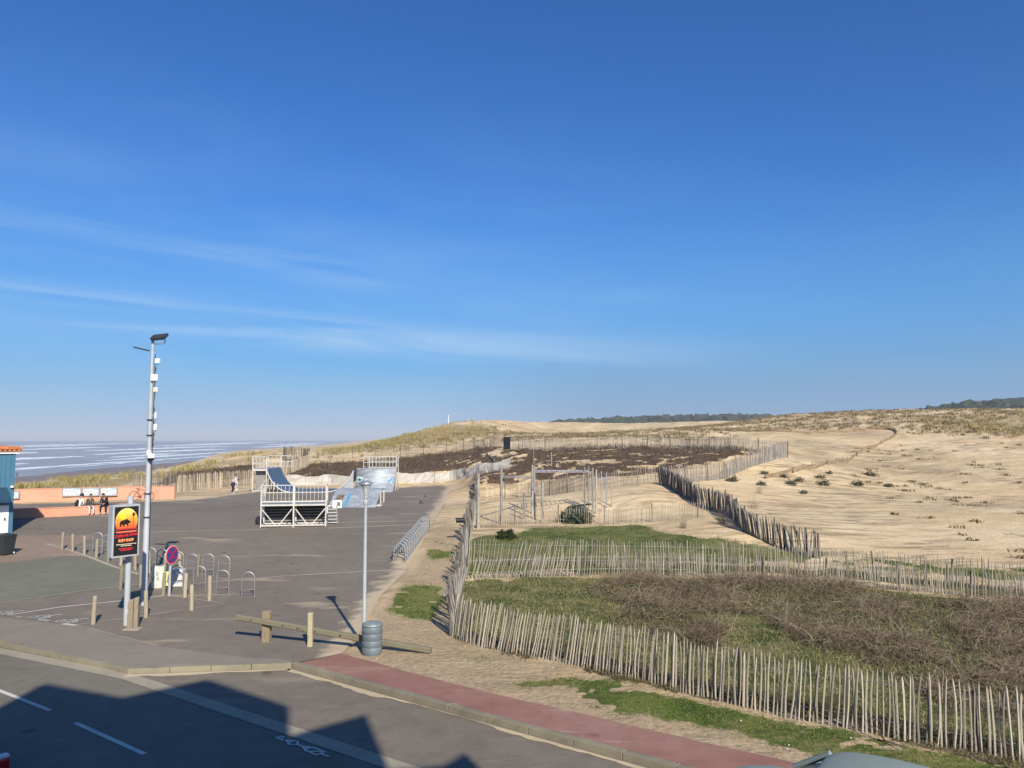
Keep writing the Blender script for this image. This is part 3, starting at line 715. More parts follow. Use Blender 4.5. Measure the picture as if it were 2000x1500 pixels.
def resample(line, step):
    L = [Vector(p) for p in line]; out = []; acc = 0.
    for a, b in zip(L[:-1], L[1:]):
        a2, b2 = a.to_2d(), b.to_2d(); ln = (b2-a2).length
        while acc < ln:
            out.append((a2.lerp(b2, acc/ln), (b2-a2).normalized())); acc += step
        acc -= ln
    return out
def smooth_line(line, k=6):
    L = [Vector(p).to_2d() for p in line]
    if len(L) < 3: return L
    out = []
    for i in range(len(L)-1):
        p0 = L[max(i-1, 0)]; p1 = L[i]; p2 = L[i+1]; p3 = L[min(i+2, len(L)-1)]
        for j in range(k):
            t_ = j/k; out.append(.5*((2*p1)+(p2-p0)*t_+(2*p0-5*p1+4*p2-p3)*t_*t_+(3*p1-p0-3*p2+p3)*t_**3))
    out.append(L[-1]); return out
def fence(label, line, h=1.1, sp=.12, individual=True, m=None, post=2.0, ph=None, lean=.03, bias=None, seed=1, wires=(.25, .8), fat=1., group='chestnut paling fences', sink=.03, postm=None, smooth=True, n_side=5):
    """line = world points; bias(u) -> (sideways lean along the fence, lean across) in radians"""
    rg = random.Random(seed); m = m or PALE
    L = smooth_line(line) if smooth else [Vector(p).to_2d() for p in line]
    S = resample(L, sp); c0 = S[len(S)//2][0]
    root = thing('paling_fence', label, 'fence', (c0.x, c0.y, zg(c0.x, c0.y)), group=group)
    o = root.location
    zz = hgt(np.array([p.x for p, d in S]), np.array([p.y for p, d in S]))
    tops = []
    joined = MB(); tone = []; cnt = 0; N = len(S)
    ms = pale_meshes(h, m, seed % 3+10)
    ca, cc = 0., 0.
    for i, (p, d) in enumerate(S):
        u = i/max(1, N-1)
        if rg.random() < .008: continue
        ca = ca*.9+rg.gauss(0, lean)*.45; cc = cc*.93+rg.gauss(0, lean)*.35
        la, lc = ca+rg.gauss(0, lean*.45), cc
        if bias: b = bias(u); la += b[0]; lc += b[1]
        q = p+d*rg.uniform(-.16, .16)*sp
        nx = Vector((-d.y, d.x))
        up = Vector((d.x*math.sin(la)+nx.x*math.sin(lc), d.y*math.sin(la)+nx.y*math.sin(lc), 1)).normalized()
        rot = Vector((0, 0, 1)).rotation_difference(up).to_matrix() @ Matrix.Rotation(rg.uniform(0, 6.28), 3, 'Z')
        z0 = float(zz[i])-sink
        sc = rg.uniform(.92, 1.06)*(rg.uniform(.75, .95) if rg.random() < .025 else 1)
        if individual and cnt < 298:
            k = link('picket', rg.choice(ms), root); k.matrix_basis = Matrix.Translation(Vector((q.x, q.y, z0))-o) @ rot.to_4x4() @ Matrix.Diagonal((fat, fat, sc, 1))
            cnt += 1
        else:
            r_ = rg.uniform(.014, .024)*fat; tn = rg.random()
            hh = h*sc; n = 3 if not individual else 4; v = []
            for z, qq in ((0, 1.), (hh-.09, .85), (hh, .15)):
                for kk in range(n):
                    a = 6.283*kk/n; v.append(rot @ Vector((r_*qq*math.cos(a), r_*qq*math.sin(a), z))+Vector((q.x, q.y, z0))-o)
            f = [(a*n+b, a*n+(b+1) % n, (a+1)*n+(b+1) % n, (a+1)*n+b) for a in (0, 1) for b in range(n)]
            joined.add(v, f); tone += [tn]*len(v)
        tops.append((q, up, z0, d))
    if joined.v:
        me = joined.mesh('pickets', m); a = me.attributes.new('tone', 'FLOAT', 'POINT'); a.data.foreach_set('value', tone)
        link('pickets', me, root, kind='stuff')
    if wires:
        mb = MB()
        for wz in wires:
            mb.tube([Vector((q.x, q.y, z0))+up*(h*wz)-o for q, up, z0, d in tops[::3]], .005 if individual else .01, 3)
        mb.build('wire', WIREM, root)
    if post:
        pm = []
        for i in range(3):
            mb = MB(); hh = (ph or h*1.05)*rg.uniform(.96, 1.04); mb.tube([(0, 0, -.1), (.008, .004, hh*.5), (0, .01, hh-.02), (0, .01, hh)], [.042, .04, .037, .03], 7); pm.append(mb.mesh('post', postm or POSTM, True))
        stp = max(1, round(post/sp))
        for i in range(0, len(tops), stp):
            q, up, z0, d = tops[i]; nx = Vector((-d.y, d.x, 0))*.045
            k = link('post', rg.choice(pm), root); up2 = (up+Vector((0, 0, 1.5))).normalized()
            k.matrix_basis = Matrix.Translation(Vector((q.x, q.y, z0))+nx-o) @ Vector((0, 0, 1)).rotation_difference(up2).to_matrix().to_4x4()
    return root
def surv(pts_, dmin=9., dmax=400): return [G(a, b, dmin, dmax) for a, b in pts_]
# front fence along the verge
f1 = [G0(*p) for p in ((884,1244),(935,1262),(1040,1283),(1240,1327),(1500,1392),(1750,1443),(2000,1489))]
dd_ = (f1[-1]-f1[-2]).normalized(); f1.append(f1[-1]+dd_*9)
def b1(u): return (.20*math.exp(-((u-.12)/.12)**2)+.06*math.exp(-((u-.40)/.12)**2), .10 if u < .1 else .03)
fence('nearest pale wooden paling fence running along the grass verge beside the red path', f1, 1.22, .088, True, PALE, 2.1, 1.2, .022, b1, 1, fat=1.12)
# side fence along the sandy track
f2 = [G0(884, 1243), G0(893, 1190), G0(902, 1140), G0(912, 1085), G0(922, 1035)]
def b2(u): return (.12*math.sin(u*9), .14+.18*math.sin(u*23)*.6)
fence('tangled leaning paling fence edging the sandy track, casting jagged shade', f2, 1.2, .11, True, PALE_G, 1.6, 1.35, .12, b2, 2, fat=1.1)
f2b = [G0(922, 1035), G0(926, 1010), G(929, 985), G(930, 965)]
fence('short paling fence beyond the signal post, seen edge on beside the exercise frame', f2b, 1.2, .12, True, PALE_G, 2, 1.4, .08, None, 3)
f2c = [G(929, 978), G(928, 962), G(927, 948)]
fence('dark paling fence end rising behind the exercise frame at the track', f2c, 1.35, .12, True, POSTM, 2, 1.4, .08, None, 4, fat=1.6)
# middle pair of fences
fA = [G0(*p) for p in ((908,1131),(1000,1129),(1150,1124),(1300,1123),(1450,1129),(1600,1139),(1750,1152),(1900,1166),(2010,1178),(2450,1222))]
def bA(u): return (.30*math.exp(-((u-.06)/.14)**2), 0)
fence('middle paling fence with a sandy strip at its foot, behind the brambles', fA, .93, .108, True, PALE_M, 2.3, .95, .04, bA, 5, wires=(.3, .8), fat=1.2)
fB = [G0(*p) for p in ((914,1104),(1050,1106),(1200,1106),(1350,1108),(1480,1112),(1600,1122),(1720,1133),(1870,1148),(2010,1160),(2450,1190))]
def bB(u): return (.16*math.exp(-((u-.1)/.09)**2), 0)
fence('second paling fence just behind the middle one, at the green lawn strip', fB, 1.12, .115, True, PALE_M, 2.6, 1.1, .025, bB, 6, fat=1.15)
# fence in front of the exercise frame
fC = [G(*p) for p in ((922,1032),(1000,1026),(1100,1022),(1250,1021),(1330,1015),(1385,1008))]
fence('straight paling fence between the exercise ground and the small lawn', fC, .95, .13, True, PALE_T, 2.6, 1.05, .02, None, 7)
# fence behind the exercise frame
fI = [G(*p) for p in ((934,978),(1000,972),(1060,968),(1140,958),(1220,950),(1285,943))]
fence('thin paling fence behind the exercise ground, half buried in sand', fI, 1.25, .17, False, PALE_T, 3.2, 1.3, .03, None, 8, wires=(.3, .8))
# dark fence running down the slope
fH = [G(*p) for p in ((1289,944),(1335,972),(1385,996),(1425,1010),(1450,1035),(1500,1062),(1555,1082),(1604,1092))]
def bH(u): return ((.25 if .5 < u < .72 else 0)*math.sin(u*60), -.05)
fence('long dark paling fence descending the dune towards the middle fences', fH, 1.25, .085, True, PALE_SHADE, 1.8, 1.35, .07, bH, 9, fat=1.75)
fG = [G(*p) for p in ((1290,944),(1345,941),(1400,936),(1450,921),(1500,907),(1538,893))]
fence('grey paling fence climbing from the dark fence to the far corner of the brushwood field', fG, 1.25, .11, True, PALE_G, 2.2, 1.3, .05, None, 10, fat=1.3)
fF = [G(*p) for p in ((1538,893),(1500,889),(1450,884),(1400,882),(1300,879),(1200,878),(1100,880),(1000,880))]
fence('far paling fence behind the brushwood field, below the bare dune', fF, 1.3, .12, False, PALE_G, 2.6, 1.45, .04, None, 11, fat=1.3)
fJ = [G(*p) for p in ((985,872),(900,878),(820,888),(740,894),(680,898),(620,903))]
fence('sparse wire and paling fence at the foot of the marram dune', fJ, 1.2, .28, False, PALE_T, 3.0, 1.6, .03, None, 12, wires=(.35, .65, .95))
# fences behind the skate park
fK = [G(*p) for p in ((345,962),(400,956),(450,951),(500,946),(540,936),(575,925),(600,912),(603,903))]
fence('tan paling fence curving behind the left ramp of the skate park', fK, 1.55, .12, False, PALE_T, 2.6, 1.65, .03, None, 13, fat=2.2)
fL = [G(*p) for p in ((603,903),(590,900),(560,899),(552,897))]
fence('dark tall fence pieces on the sand crest behind the skate park', fL, 1.9, .2, False, POSTM, 2.6, 2.0, .05, None, 14, fat=3)
fM = [G(*p) for p in ((262,955),(300,952),(345,950))]
fence('grey paling fence just behind the orange wall and the leaning bicycle', fM, 1.35, .15, False, PALE_G, 2.6, 1.5, .05, None, 15, fat=1.5)

# white windbreak cloth fences
CLOTH = mat('white windbreak cloth', (.50, .47, .41), .85, var=.10, vs=1.5, bump=.4, bs=3, stretch=(6, 6, .6), col2=(.45, .42, .38))
def clothfence(label, line, h, seed, hole=None, group='white windbreak screens'):
    rg = random.Random(seed); L = smooth_line(line); S = resample(L, .45); c0 = S[len(S)//2][0]; o = Vector((c0.x, c0.y, zg(c0.x, c0.y)))
    root = thing('windbreak_screen', label, 'screen', o, group=group); mb = MB(); vs = []
    for i, (p, d) in enumerate(S):
        nx = Vector((-d.y, d.x)); hh = h*(1+.10*math.sin(i*.7+seed)+rg.uniform(-.06, .06)); z = zg(p.x, p.y)
        for k in range(4):
            off = rg.uniform(-.07, .07)+.05*math.sin(i*1.3+k); q = p+nx*off; vs.append((q.x-o.x, q.y-o.y, z-.03+hh*k/3-o.z))
    n = len(S); mb.add(vs, [(i*4+k, (i+1)*4+k, (i+1)*4+k+1, i*4+k+1) for i in range(n-1) for k in range(3)])
    c = mb.build('cloth', CLOTH, root); md = c.modifiers.new('t', 'SOLIDIFY'); md.thickness = .03
    pm = MB(); pm.tube([(0, 0, -.1), (0, 0, h*1.25)], .045, 6); pm = pm.mesh('post', POSTM)
    for i in range(0, n, 5):
        p = S[i][0]; link('post', pm, root, loc=(p.x-o.x, p.y-o.y+.1, zg(p.x, p.y)-o.z))
clothfence('white cloth windbreak on posts behind the flat of the mini ramp', [G(*p) for p in ((560,948),(600,947),(650,946),(690,945))], .95, 1)
clothfence('long white cloth windbreak running up from the right ramp to the exercise ground', [G(*p) for p in ((772,944),(830,943),(880,938),(925,931),(960,923),(1001,916))], 1.0, 2)
# low brown jute screen on the dune
JUTE = mat('brown jute screen', (.31, .225, .13), .9, var=.25, vs=1., stretch=(2, 2, 8), col2=(.16, .10, .06))
def jute(line, h):
    L = smooth_line(line); S = resample(L, .9); c0 = S[len(S)//2][0]; o = Vector((c0.x, c0.y, zg(c0.x, c0.y)))
    root = thing('sand_screen', 'low brown sand screen zigzagging over the bare dune', 'screen', o); mb = MB(); vs = []
    for i, (p, d) in enumerate(S):
        nx = Vector((-d.y, d.x)); z = zg(p.x, p.y); hh = h*(1+.2*math.sin(i*.35))
        for k in range(3): q = p+nx*random.uniform(-.08, .08); vs.append((q.x-o.x, q.y-o.y, z-.08+(hh+.05)*k/2-o.z))
    n = len(S); mb.add(vs, [(i*3+k, (i+1)*3+k, (i+1)*3+k+1, i*3+k+1) for i in range(n-1) for k in range(2)])
    c = mb.build('screen', JUTE, root); md = c.modifiers.new('t', 'SOLIDIFY'); md.thickness = .05
    pm = MB(); pm.tube([(0, 0, -.1), (0, 0, h*1.25)], .04, 5); pm = pm.mesh('stake', POSTM)
    for i in range(0, n, 4): p = S[i][0]; link('stake', pm, root, loc=(p.x-o.x, p.y-o.y, zg(p.x, p.y)-o.z))
jute([G(*p) for p in ((1495,935),(1560,925),(1630,908),(1680,885),(1730,862),(1752,848),(1740,841),(1690,840),(1600,844),(1500,843),(1380,842))], .36)
# dark panel at the corner of the field and stakes in it
o = G(990, 880); r_ = thing('dark_panel', 'dark green panel standing at the corner of the brushwood field', 'panel', o, R(-62))
mb = MB(); mb.box((0, 0, .75), (1.5, .05, 1.3)); mb.build('board', mat('dark green board', (.03, .045, .04), .7), r_)
for s_ in (-.6, .6): mb = MB(); mb.tube([(s_, .05, -.1), (s_, .05, 1.45)], .05, 6); mb.build('post', POSTM, r_)
STK = MB(); STK.tube([(0, 0, -.1), (.02, 0, .6), (0, 0, 1.3)], [.05, .045, .04], 6); STK = STK.mesh('stake', LOGM)
for i, (q, lb) in enumerate((((1077, 912), 'short stake in the brushwood right of the white windbreak'), ((1042, 908), 'stake in the brushwood nearest the end of the white windbreak'))):
    s_ = link('wooden_stake', STK, None, lb, 'stake', 'stakes in the brushwood', loc=G(*q))
a, b = G(930, 882), G(965, 905); mb = MB()
mid = (a+b)/2; r_ = thing('fallen_pole', 'dark pole lying down the slope across the brushwood', 'pole', mid); mb.tube([a-mid+Vector((0, 0, .5)), Vector((0, 0, .45)), b-mid+Vector((0, 0, .3))], .10, 6); mb.build('log', POSTM, r_)
# ------------------------------------------------------------ vegetation
def leafmat(name, c1, c2, tr=.0):
    m = bpy.data.materials.new(name); m.use_nodes = True; t = NT(m.node_tree); b = m.node_tree.nodes['Principled BSDF']
    a = t.new('ShaderNodeAttribute', attribute_name='tone').outputs['Fac']
    n = t.noise(t.pos(), .7, 4, .6)
    c = t.mix(t.math('ADD', t.math('MULTIPLY', a, .6), t.math('MULTIPLY', t.step(n, .3, .7), .4)), c1, c2)
    t.l.new(c, b.inputs['Base Color']); b.inputs['Roughness'].default_value = .8; b.inputs['Specular IOR Level'].default_value = .2
    return m
def blades(name, x, y, z, h, w, lean, material, seed=1, tri=True, **tags):
    """many bent blades: arrays of root positions and sizes -> one mesh"""
    rg = np.random.default_rng(seed); n = len(x); a = rg.uniform(0, 2*np.pi, n); la = rg.uniform(0, 2*np.pi, n)
    h = h*rg.uniform(.55, 1.15, n); w = w*rg.uniform(.7, 1.3, n); ln = lean*rg.uniform(.2, 1.6, n)
    dx, dy = np.cos(a)*w/2, np.sin(a)*w/2; lx, ly = np.cos(la)*ln*h, np.sin(la)*ln*h
    z = z-.02
    V = np.empty((n, 5, 3))
    V[:, 0] = np.c_[x-dx, y-dy, z]; V[:, 1] = np.c_[x+dx, y+dy, z]
    mx, my, mz = x+lx*.35, y+ly*.35, z+h*.6
    V[:, 2] = np.c_[mx+dx*.8, my+dy*.8, mz]; V[:, 3] = np.c_[mx-dx*.8, my-dy*.8, mz]
    V[:, 4] = np.c_[x+lx, y+ly, z+h*np.sqrt(np.maximum(.15, 1-ln*.35))]
    k = np.arange(n)*5
    loops = np.stack([k, k+1, k+2, k+3, k+3, k+2, k+4], 1).ravel()
    me = bpy.data.meshes.new(name); me.vertices.add(n*5); me.vertices.foreach_set('co', V.ravel().astype('f'))
    me.loops.add(len(loops)); me.loops.foreach_set('vertex_index', loops.astype('i'))
    st = (np.arange(n)[:, None]*7+np.array([[0, 4]])).ravel(); tot = np.tile([4, 3], n)
    me.polygons.add(2*n); me.polygons.foreach_set('loop_start', st.astype('i')); me.polygons.foreach_set('loop_total', tot.astype('i'))
    me.update(calc_edges=True)
    at = me.attributes.new('tone', 'FLOAT', 'POINT'); at.data.foreach_set('value', np.repeat(rg.random(n), 5).astype('f'))
    me.materials.append(material)
    return link(name, me, kind='stuff', **tags)
def twigs(name, x, y, z, L, w, material, seed=1, up=.5, curl=1., seg=4, **tags):
    """thin arching stems as camera independent three sided tubes flattened to crossed ribbons"""
    rg = np.random.default_rng(seed); n = len(x); az = rg.uniform(0, 2*np.pi, n); L = L*rg.uniform(.5, 1.3, n)
    el = np.clip(rg.normal(up, .45, n), -.1, 1.5); w = w*rg.uniform(.6, 1.4, n)
    p = np.stack([x, y, z], 1); pts_ = [p.copy()]; 
    for k in range(seg):
        d = np.stack([np.cos(az)*np.cos(el), np.sin(az)*np.cos(el), np.sin(el)], 1); p = p+d*(L/seg)[:, None]
        pts_.append(p.copy()); el = el-curl*rg.uniform(.1, .6, n); az = az+rg.normal(0, .35, n)
    pts_ = np.stack(pts_, 1); m = seg+1
    side = np.stack([-np.sin(az), np.cos(az), np.zeros(n)], 1)[:, None]*.5; upv = np.array([0, 0, 1.])[None, None]*.5
    tap = (w[:, None]*np.linspace(1, .35, m)[None])[..., None]
    V = np.stack([pts_-side*tap, pts_+side*tap, pts_+upv*tap*1.2], 2)      # n, m, 3, 3
    idx = np.arange(n*m*3).reshape(n, m, 3)
    q = []
    for k in range(3):
        k2 = (k+1) % 3; q.append(np.stack([idx[:, :-1, k], idx[:, 1:, k], idx[:, 1:, k2], idx[:, :-1, k2]], -1).reshape(-1, 4))
    q = np.concatenate(q)
    me = bpy.data.meshes.new(name); me.vertices.add(n*m*3); me.vertices.foreach_set('co', V.reshape(-1).astype('f'))
    me.loops.add(q.size); me.loops.foreach_set('vertex_index', q.ravel().astype('i'))
    me.polygons.add(len(q)); me.polygons.foreach_set('loop_start', (np.arange(len(q))*4).astype('i')); me.polygons.foreach_set('loop_total', np.full(len(q), 4, 'i'))
    me.update(calc_edges=True)
    at = me.attributes.new('tone', 'FLOAT', 'POINT'); at.data.foreach_set('value', np.repeat(rg.random(n), m*3).astype('f'))
    me.materials.append(material); return link(name, me, kind='stuff', **tags)
def scatter(regs, n, seed, box, dens=None, thr=.5, warp=True):
    """random world positions whose pixel lies in soft regions"""
    rg = np.random.default_rng(seed); x0, x1, y0, y1 = box
    x = rg.uniform(x0, x1, n); y = rg.uniform(y0, y1, n)
    if dens is None: pass
    z = hgt(x, y); px, py = proj(x, y, z)
    if warp:
        RR = np.hypot(x, y); wk = np.clip(RR/18, .8, 6)
        wx = fbm(x/1.6, y/1.6, 4); wy = fbm(x/1.6+40, y/1.6+9, 4)
        wx2 = fbm(x/(1.2*wk), y/(1.2*wk), 4); wy2 = fbm(x/(1.2*wk)+31, y/(1.2*wk)+7, 4)
        px = px+(wx*.5+wx2)*70; py = py+(wy*.5+wy2)*np.clip(900/RR, 6, 34)
    w = region(px, py, y, regs)
    nz = fbm(x/.9+3, y/.9, 4)+.5
    k = w > rg.uniform(0, 1, n)*.35+thr*nz*1.15
    return x[k], y[k], z[k]
GR1 = leafmat('green grass blades', (.070, .11, .014), (.20, .24, .05)); GR2 = leafmat('olive grass blades', (.10, .115, .028), (.29, .25, .11))
GR3 = leafmat('muted grass blades', (.075, .10, .018), (.20, .215, .065))
DRY = leafmat('dry marram', (.20, .145, .05), (.50, .38, .18)); DRY2 = leafmat('green marram', (.17, .145, .045), (.44, .36, .15))
TWG = leafmat('bramble stems', (.062, .043, .022), (.33, .24, .15)); TWD = leafmat('dark heather stems', (.05, .032, .019), (.21, .145, .09)); LFB = leafmat('bramble leaves', (.055, .06, .018), (.20, .175, .08))
x, y, z = scatter([GREEN[4], GREEN[5], GREEN[6]], 190000, 1, (-4, 18, 7, 23), thr=.45)
k = np.random.default_rng(1).random(len(x)) < gbreak(x, y)+.03; x, y, z = x[k], y[k], z[k]
blades('verge_grass', x, y, z, .055, .014, .8, GR1, 1, label='short green grass growing in patches on the verge', cat='grass')
x, y, z = scatter([GREEN[0]], 125000, 2, (-3, 30, 12, 33), thr=.2)
blades('enclosure_grass', x, y, z, .11, .018, .9, GR2, 2, label='olive grass between the front and the middle fences', cat='grass')
x, y, z = scatter([GREEN[1], GREEN[7], GREEN[9]], 60000, 3, (-3, 28, 28, 46), thr=.35)
k = np.random.default_rng(1).random(len(x)) < 1; x, y, z = x[k], y[k], z[k]
blades('lawn_strip_grass', x, y, z, .09, .022, .8, GR3, 3, label='green lawn strip behind the middle fences', cat='grass')
x, y, z = scatter([GREEN[2], GREEN[3]], 60000, 4, (-8, 0, 20, 40), thr=.45)
k = np.random.default_rng(1).random(len(x)) < gbreak(x, y)+.03; x, y, z = x[k], y[k], z[k]
blades('track_grass', x, y, z, .06, .02, .8, GR1, 4, label='green grass patches beside the sandy track', cat='grass')
x, y, z = scatter([DIRT[0]], 26000, 5, (-7, 14, 10, 30), thr=.35)
k = (fbm(x/.7, y/.7, 3) > .06) & (np.array([inpoly(np.array([a]), np.array([b]), plaza_poly, .01)[0] for a, b in zip(x, y)]) < .5 if len(x) < 60000 else True)
k &= (y > kerb_y(x)+2.3)
x, y, z = x[k], y[k], z[k]
blades('dry_tufts', x, y, z, .05, .016, 1.2, DRY, 5, label='thin dry grass scattered over the sandy verge', cat='grass')
# brambles: arching bare stems over low dark clumps
x, y, z = scatter(SCRUB[:2], 85000, 6, (0, 30, 12, 32), thr=.35)
cl = fbm(x/2.3, y/1.9, 4); k = (cl > -.035) | (np.random.default_rng(9).random(len(x)) < .10); x, y, z, cl = x[k], y[k], z[k], cl[k]
hump = np.clip((cl+.055)*2.2, 0, .58)
twigs('bramble_scrub', x, y, z+hump*np.random.default_rng(1).random(len(x)), .44, .013, TWG, 6, .6, 1., label='tangle of bare grey brown bramble stems inside the front fence', cat='brambles')
k = np.random.default_rng(4).random(len(x)) < .12
twigs('tall_bramble_stems', x[k], y[k], z[k]+hump[k]*.3, .85, .011, leafmat('pale bramble stems', (.16, .12, .08), (.52, .43, .33)), 66, .9, .7, 5, label='longer pale bramble stems arching over the scrub', cat='brambles')
x2, y2, z2 = x[::2], y[::2], z[::2]; h2 = hump[::2]
blades('bramble_leaves', x2, y2, z2+h2*.35*np.random.default_rng(2).random(len(x2)), .13, .035, 1.4, LFB, 7, label='dark low leaves under the brambles', cat='leaves')
x, y, z = scatter(SCRUB[2:], 26000, 8, (-2, 17, 10, 23), thr=.3)
twigs('fence_foot_scrub', x, y, z, .30, .008, TWD, 8, .9, .8, label='dark low stems along the inner foot of the front fence', cat='brambles')
blades('fence_foot_leaves', x, y, z, .16, .025, 1., LFB, 9, label='dark green leaves along the inner foot of the front fence', cat='leaves')
# brushwood mulch: dark heather branches lying on the sand
x, y, z = scatter(MULCH, 150000, 9, (-50, 32, 52, 135), thr=.3)
k = holes(x, y) > .02; k &= np.random.default_rng(5).random(len(x)) < .7; x, y, z = x[k], y[k], z[k]
twigs('brushwood_mulch', x, y, z+.05, .75, .05, TWD, 10, .12, .15, 2, label='dark brown brushwood laid over the sand inside the far fences', cat='brushwood')
# marram
x, y, z = scatter(MARRAM, 60000, 11, (-75, 110, 60, 205), thr=.55)
rg = np.random.default_rng(3); k = (rg.random(len(x)) < .5) & (fbm(x/2.8, y/2.8, 3) > .035); x, y, z = x[k], y[k], z[k]
m_ = 14; xx = np.repeat(x, m_)+rg.normal(0, .16, len(x)*m_); yy = np.repeat(y, m_)+rg.normal(0, .16, len(x)*m_); zz_ = np.repeat(z, m_)
k = xx < -18
blades('marram_grass', xx[~k], yy[~k], zz_[~k], .62, .045, .5, DRY, 12, label='straw coloured marram tufts over the far dunes', cat='grass')
blades('green_marram', xx[k], yy[k], zz_[k], .75, .05, .5, DRY2, 13, label='yellow green marram along the seaward dune crest', cat='grass')
# sparse small tufts on the bare dunes
DT = [([(980,848),(1040,830),(1300,818),(1500,803),(2050,798),(2050,862),(1700,842),(1450,842),(1400,862),(1150,858),(1010,866)], 75, 175, 6, .80),
      ([(600,902),(620,885),(760,862),(980,825),(1000,850),(900,872),(760,888)], 90, 210, 5, .5),
      ([(1640,870),(1800,860),(2050,860),(2050,1110),(1800,1080),(1620,1075),(1700,980),(1640,930)], 30, 110, 20, .42)]
x, y, z = scatter(DT, 190000, 14, (-40, 115, 30, 190), thr=.5)
rg = np.random.default_rng(8); k = (rg.random(len(x)) < .6) & ((fbm(x/2.5, y/2.5, 3) > .10) | (y > 95)) & (rg.random(len(x)) < np.where(y > 95, .09, .32)); x, y, z = x[k], y[k], z[k]
m_ = 16; sp_ = np.repeat(np.where(y > 95, .34, .2)*rg.uniform(.5, 1.5, len(x)), m_); xx = np.repeat(x, m_)+rg.normal(0, 1, len(x)*m_)*sp_; yy = np.repeat(y, m_)+rg.normal(0, .8, len(x)*m_)*sp_; zz_ = np.repeat(z, m_)
blades('dune_tufts', xx, yy, zz_, np.where(yy > 95, .42, .22), .085, .8, leafmat('dune tuft', (.085, .062, .03), (.34, .265, .14)), 15, label='sparse dark tufts dotted over the bare dunes', cat='grass')
# low dead stems between the two middle fences
x, y, z = scatter([GREEN[9]], 9000, 21, (-3, 22, 24, 40), thr=.2)
twigs('ditch_scrub', x, y, z, .35, .012, TWD, 21, .9, .6, label='dark low stems in the strip between the two middle fences', cat='brambles')
# small shrubs on the bare sand, each a thing
SHB = leafmat('dune shrub leaves', (.035, .035, .018), (.15, .14, .085))
def shrub_mesh(seed, r=.35, h=.28, n=260, lump=.25):
    rg = np.random.default_rng(seed); u = rg.normal(size=(n, 3)); u /= np.linalg.norm(u, axis=1)[:, None]; u[:, 2] = np.abs(u[:, 2])
    q = u*np.array([r, r*.8, h])*rg.uniform(.5, 1.08, n)[:, None]*(1+lump*np.sin(u[:, :1]*7+seed))
    s = rg.normal(size=(n, 2, 3))*.05*(r/.35)
    V = np.stack([q, q+s[:, 0], q+s[:, 1]], 1); me = bpy.data.meshes.new('shrub'); me.from_pydata(V.reshape(-1, 3).tolist(), [], np.arange(3*n).reshape(-1, 3).tolist())
    at = me.attributes.new('tone', 'FLOAT', 'POINT'); at.data.foreach_set('value', np.repeat(rg.random(n), 3).astype('f')); me.materials.append(SHB); return me
SM = [shrub_mesh(i) for i in range(4)]
for i, (a, b, s_, lb) in enumerate(((1431,939,1.5,'rounded dark shrub on the sand just below the grey climbing fence'),(1487,945,1.2,'low dark shrub left of the foot of the brown sand screen'),
    (1493,926,1.1,'small dark shrub by the lower end of the brown sand screen'),(1530,932,1.,'small shrub under the lower part of the brown sand screen'),
    (1545,946,1.4,'darker shrub of the close pair on the bare sand'),(1560,940,1.2,'right shrub of the close pair on the bare sand'),(1601,937,1.1,'small flat shrub right of the close pair of shrubs'),
    (1608,949,1.6,'wide grey shrub on the open sand'),(1675,952,1.5,'lone round dark shrub on the open sand, with a shade patch'),(1700,931,1.6,'long low shrub near the middle of the open sand'),
    (1736,955,1.3,'tiny brown shrub on the open slope right of the lone round one'),(1569,963,1.,'flat brown tuft on the bare sand below the shrubs'),(1620,930,1.,'small shrub above the wide grey one'))):
    o = G(a, b); k = link('dune_shrub', SM[i % 4], None, lb, 'shrub', 'small shrubs on the bare dune', loc=o, rz=i); k.scale = (s_, s_, s_*.8)
# dome shaped bush behind the straight fence and a dark bush on the lawn
bm_ = shrub_mesh(9, .85, .8, 4200, .04); bm_.materials.clear(); bm_.materials.append(leafmat('grey green bush leaves', (.03, .042, .03), (.13, .16, .11)))
link('round_bush', bm_, None, 'round dark green bush in the exercise ground behind the straight fence', 'bush', loc=G(1124, 1020))
bm_ = shrub_mesh(12, .5, .38, 900); bm_.materials.clear(); bm_.materials.append(leafmat('dark bush leaves', (.012, .02, .008), (.05, .065, .02)))
k = link('lawn_bush', bm_, None, 'small dark bush on the little lawn near the side fence', 'bush', loc=G0(990, 1052))
def dry_plant(px, py, lb, h=.7, n=26, g=None):
    o = g or G(px, py); x = np.random.default_rng(px).normal(0, .12, n); y = np.random.default_rng(py).normal(0, .12, n)
    k = twigs('dry_plant', x, y, np.zeros(n), h, .014, TWG, px, 1.2, .25); k.location = o; k['kind'] = 'thing'; k['label'] = lb; k['category'] = 'plant'
dry_plant(1484, 966, 'small upright dry plant on the sand above the dark fence'); dry_plant(1470, 992, 'thin reddish dry stems beside the dark descending fence')
dry_plant(1425, 1000, 'dry bush growing at the bend of the dark descending fence', 1.0, 40); dry_plant(1412, 1024, 'brown dead bush on the sand bank below the dark fence', .9, 60); dry_plant(1335, 1032, 'dark dry tuft on the sand beside the little lawn', .5, 40)
dry_plant(980, 1020, 'dark twisted driftwood branch behind the straight fence', .8, 16)

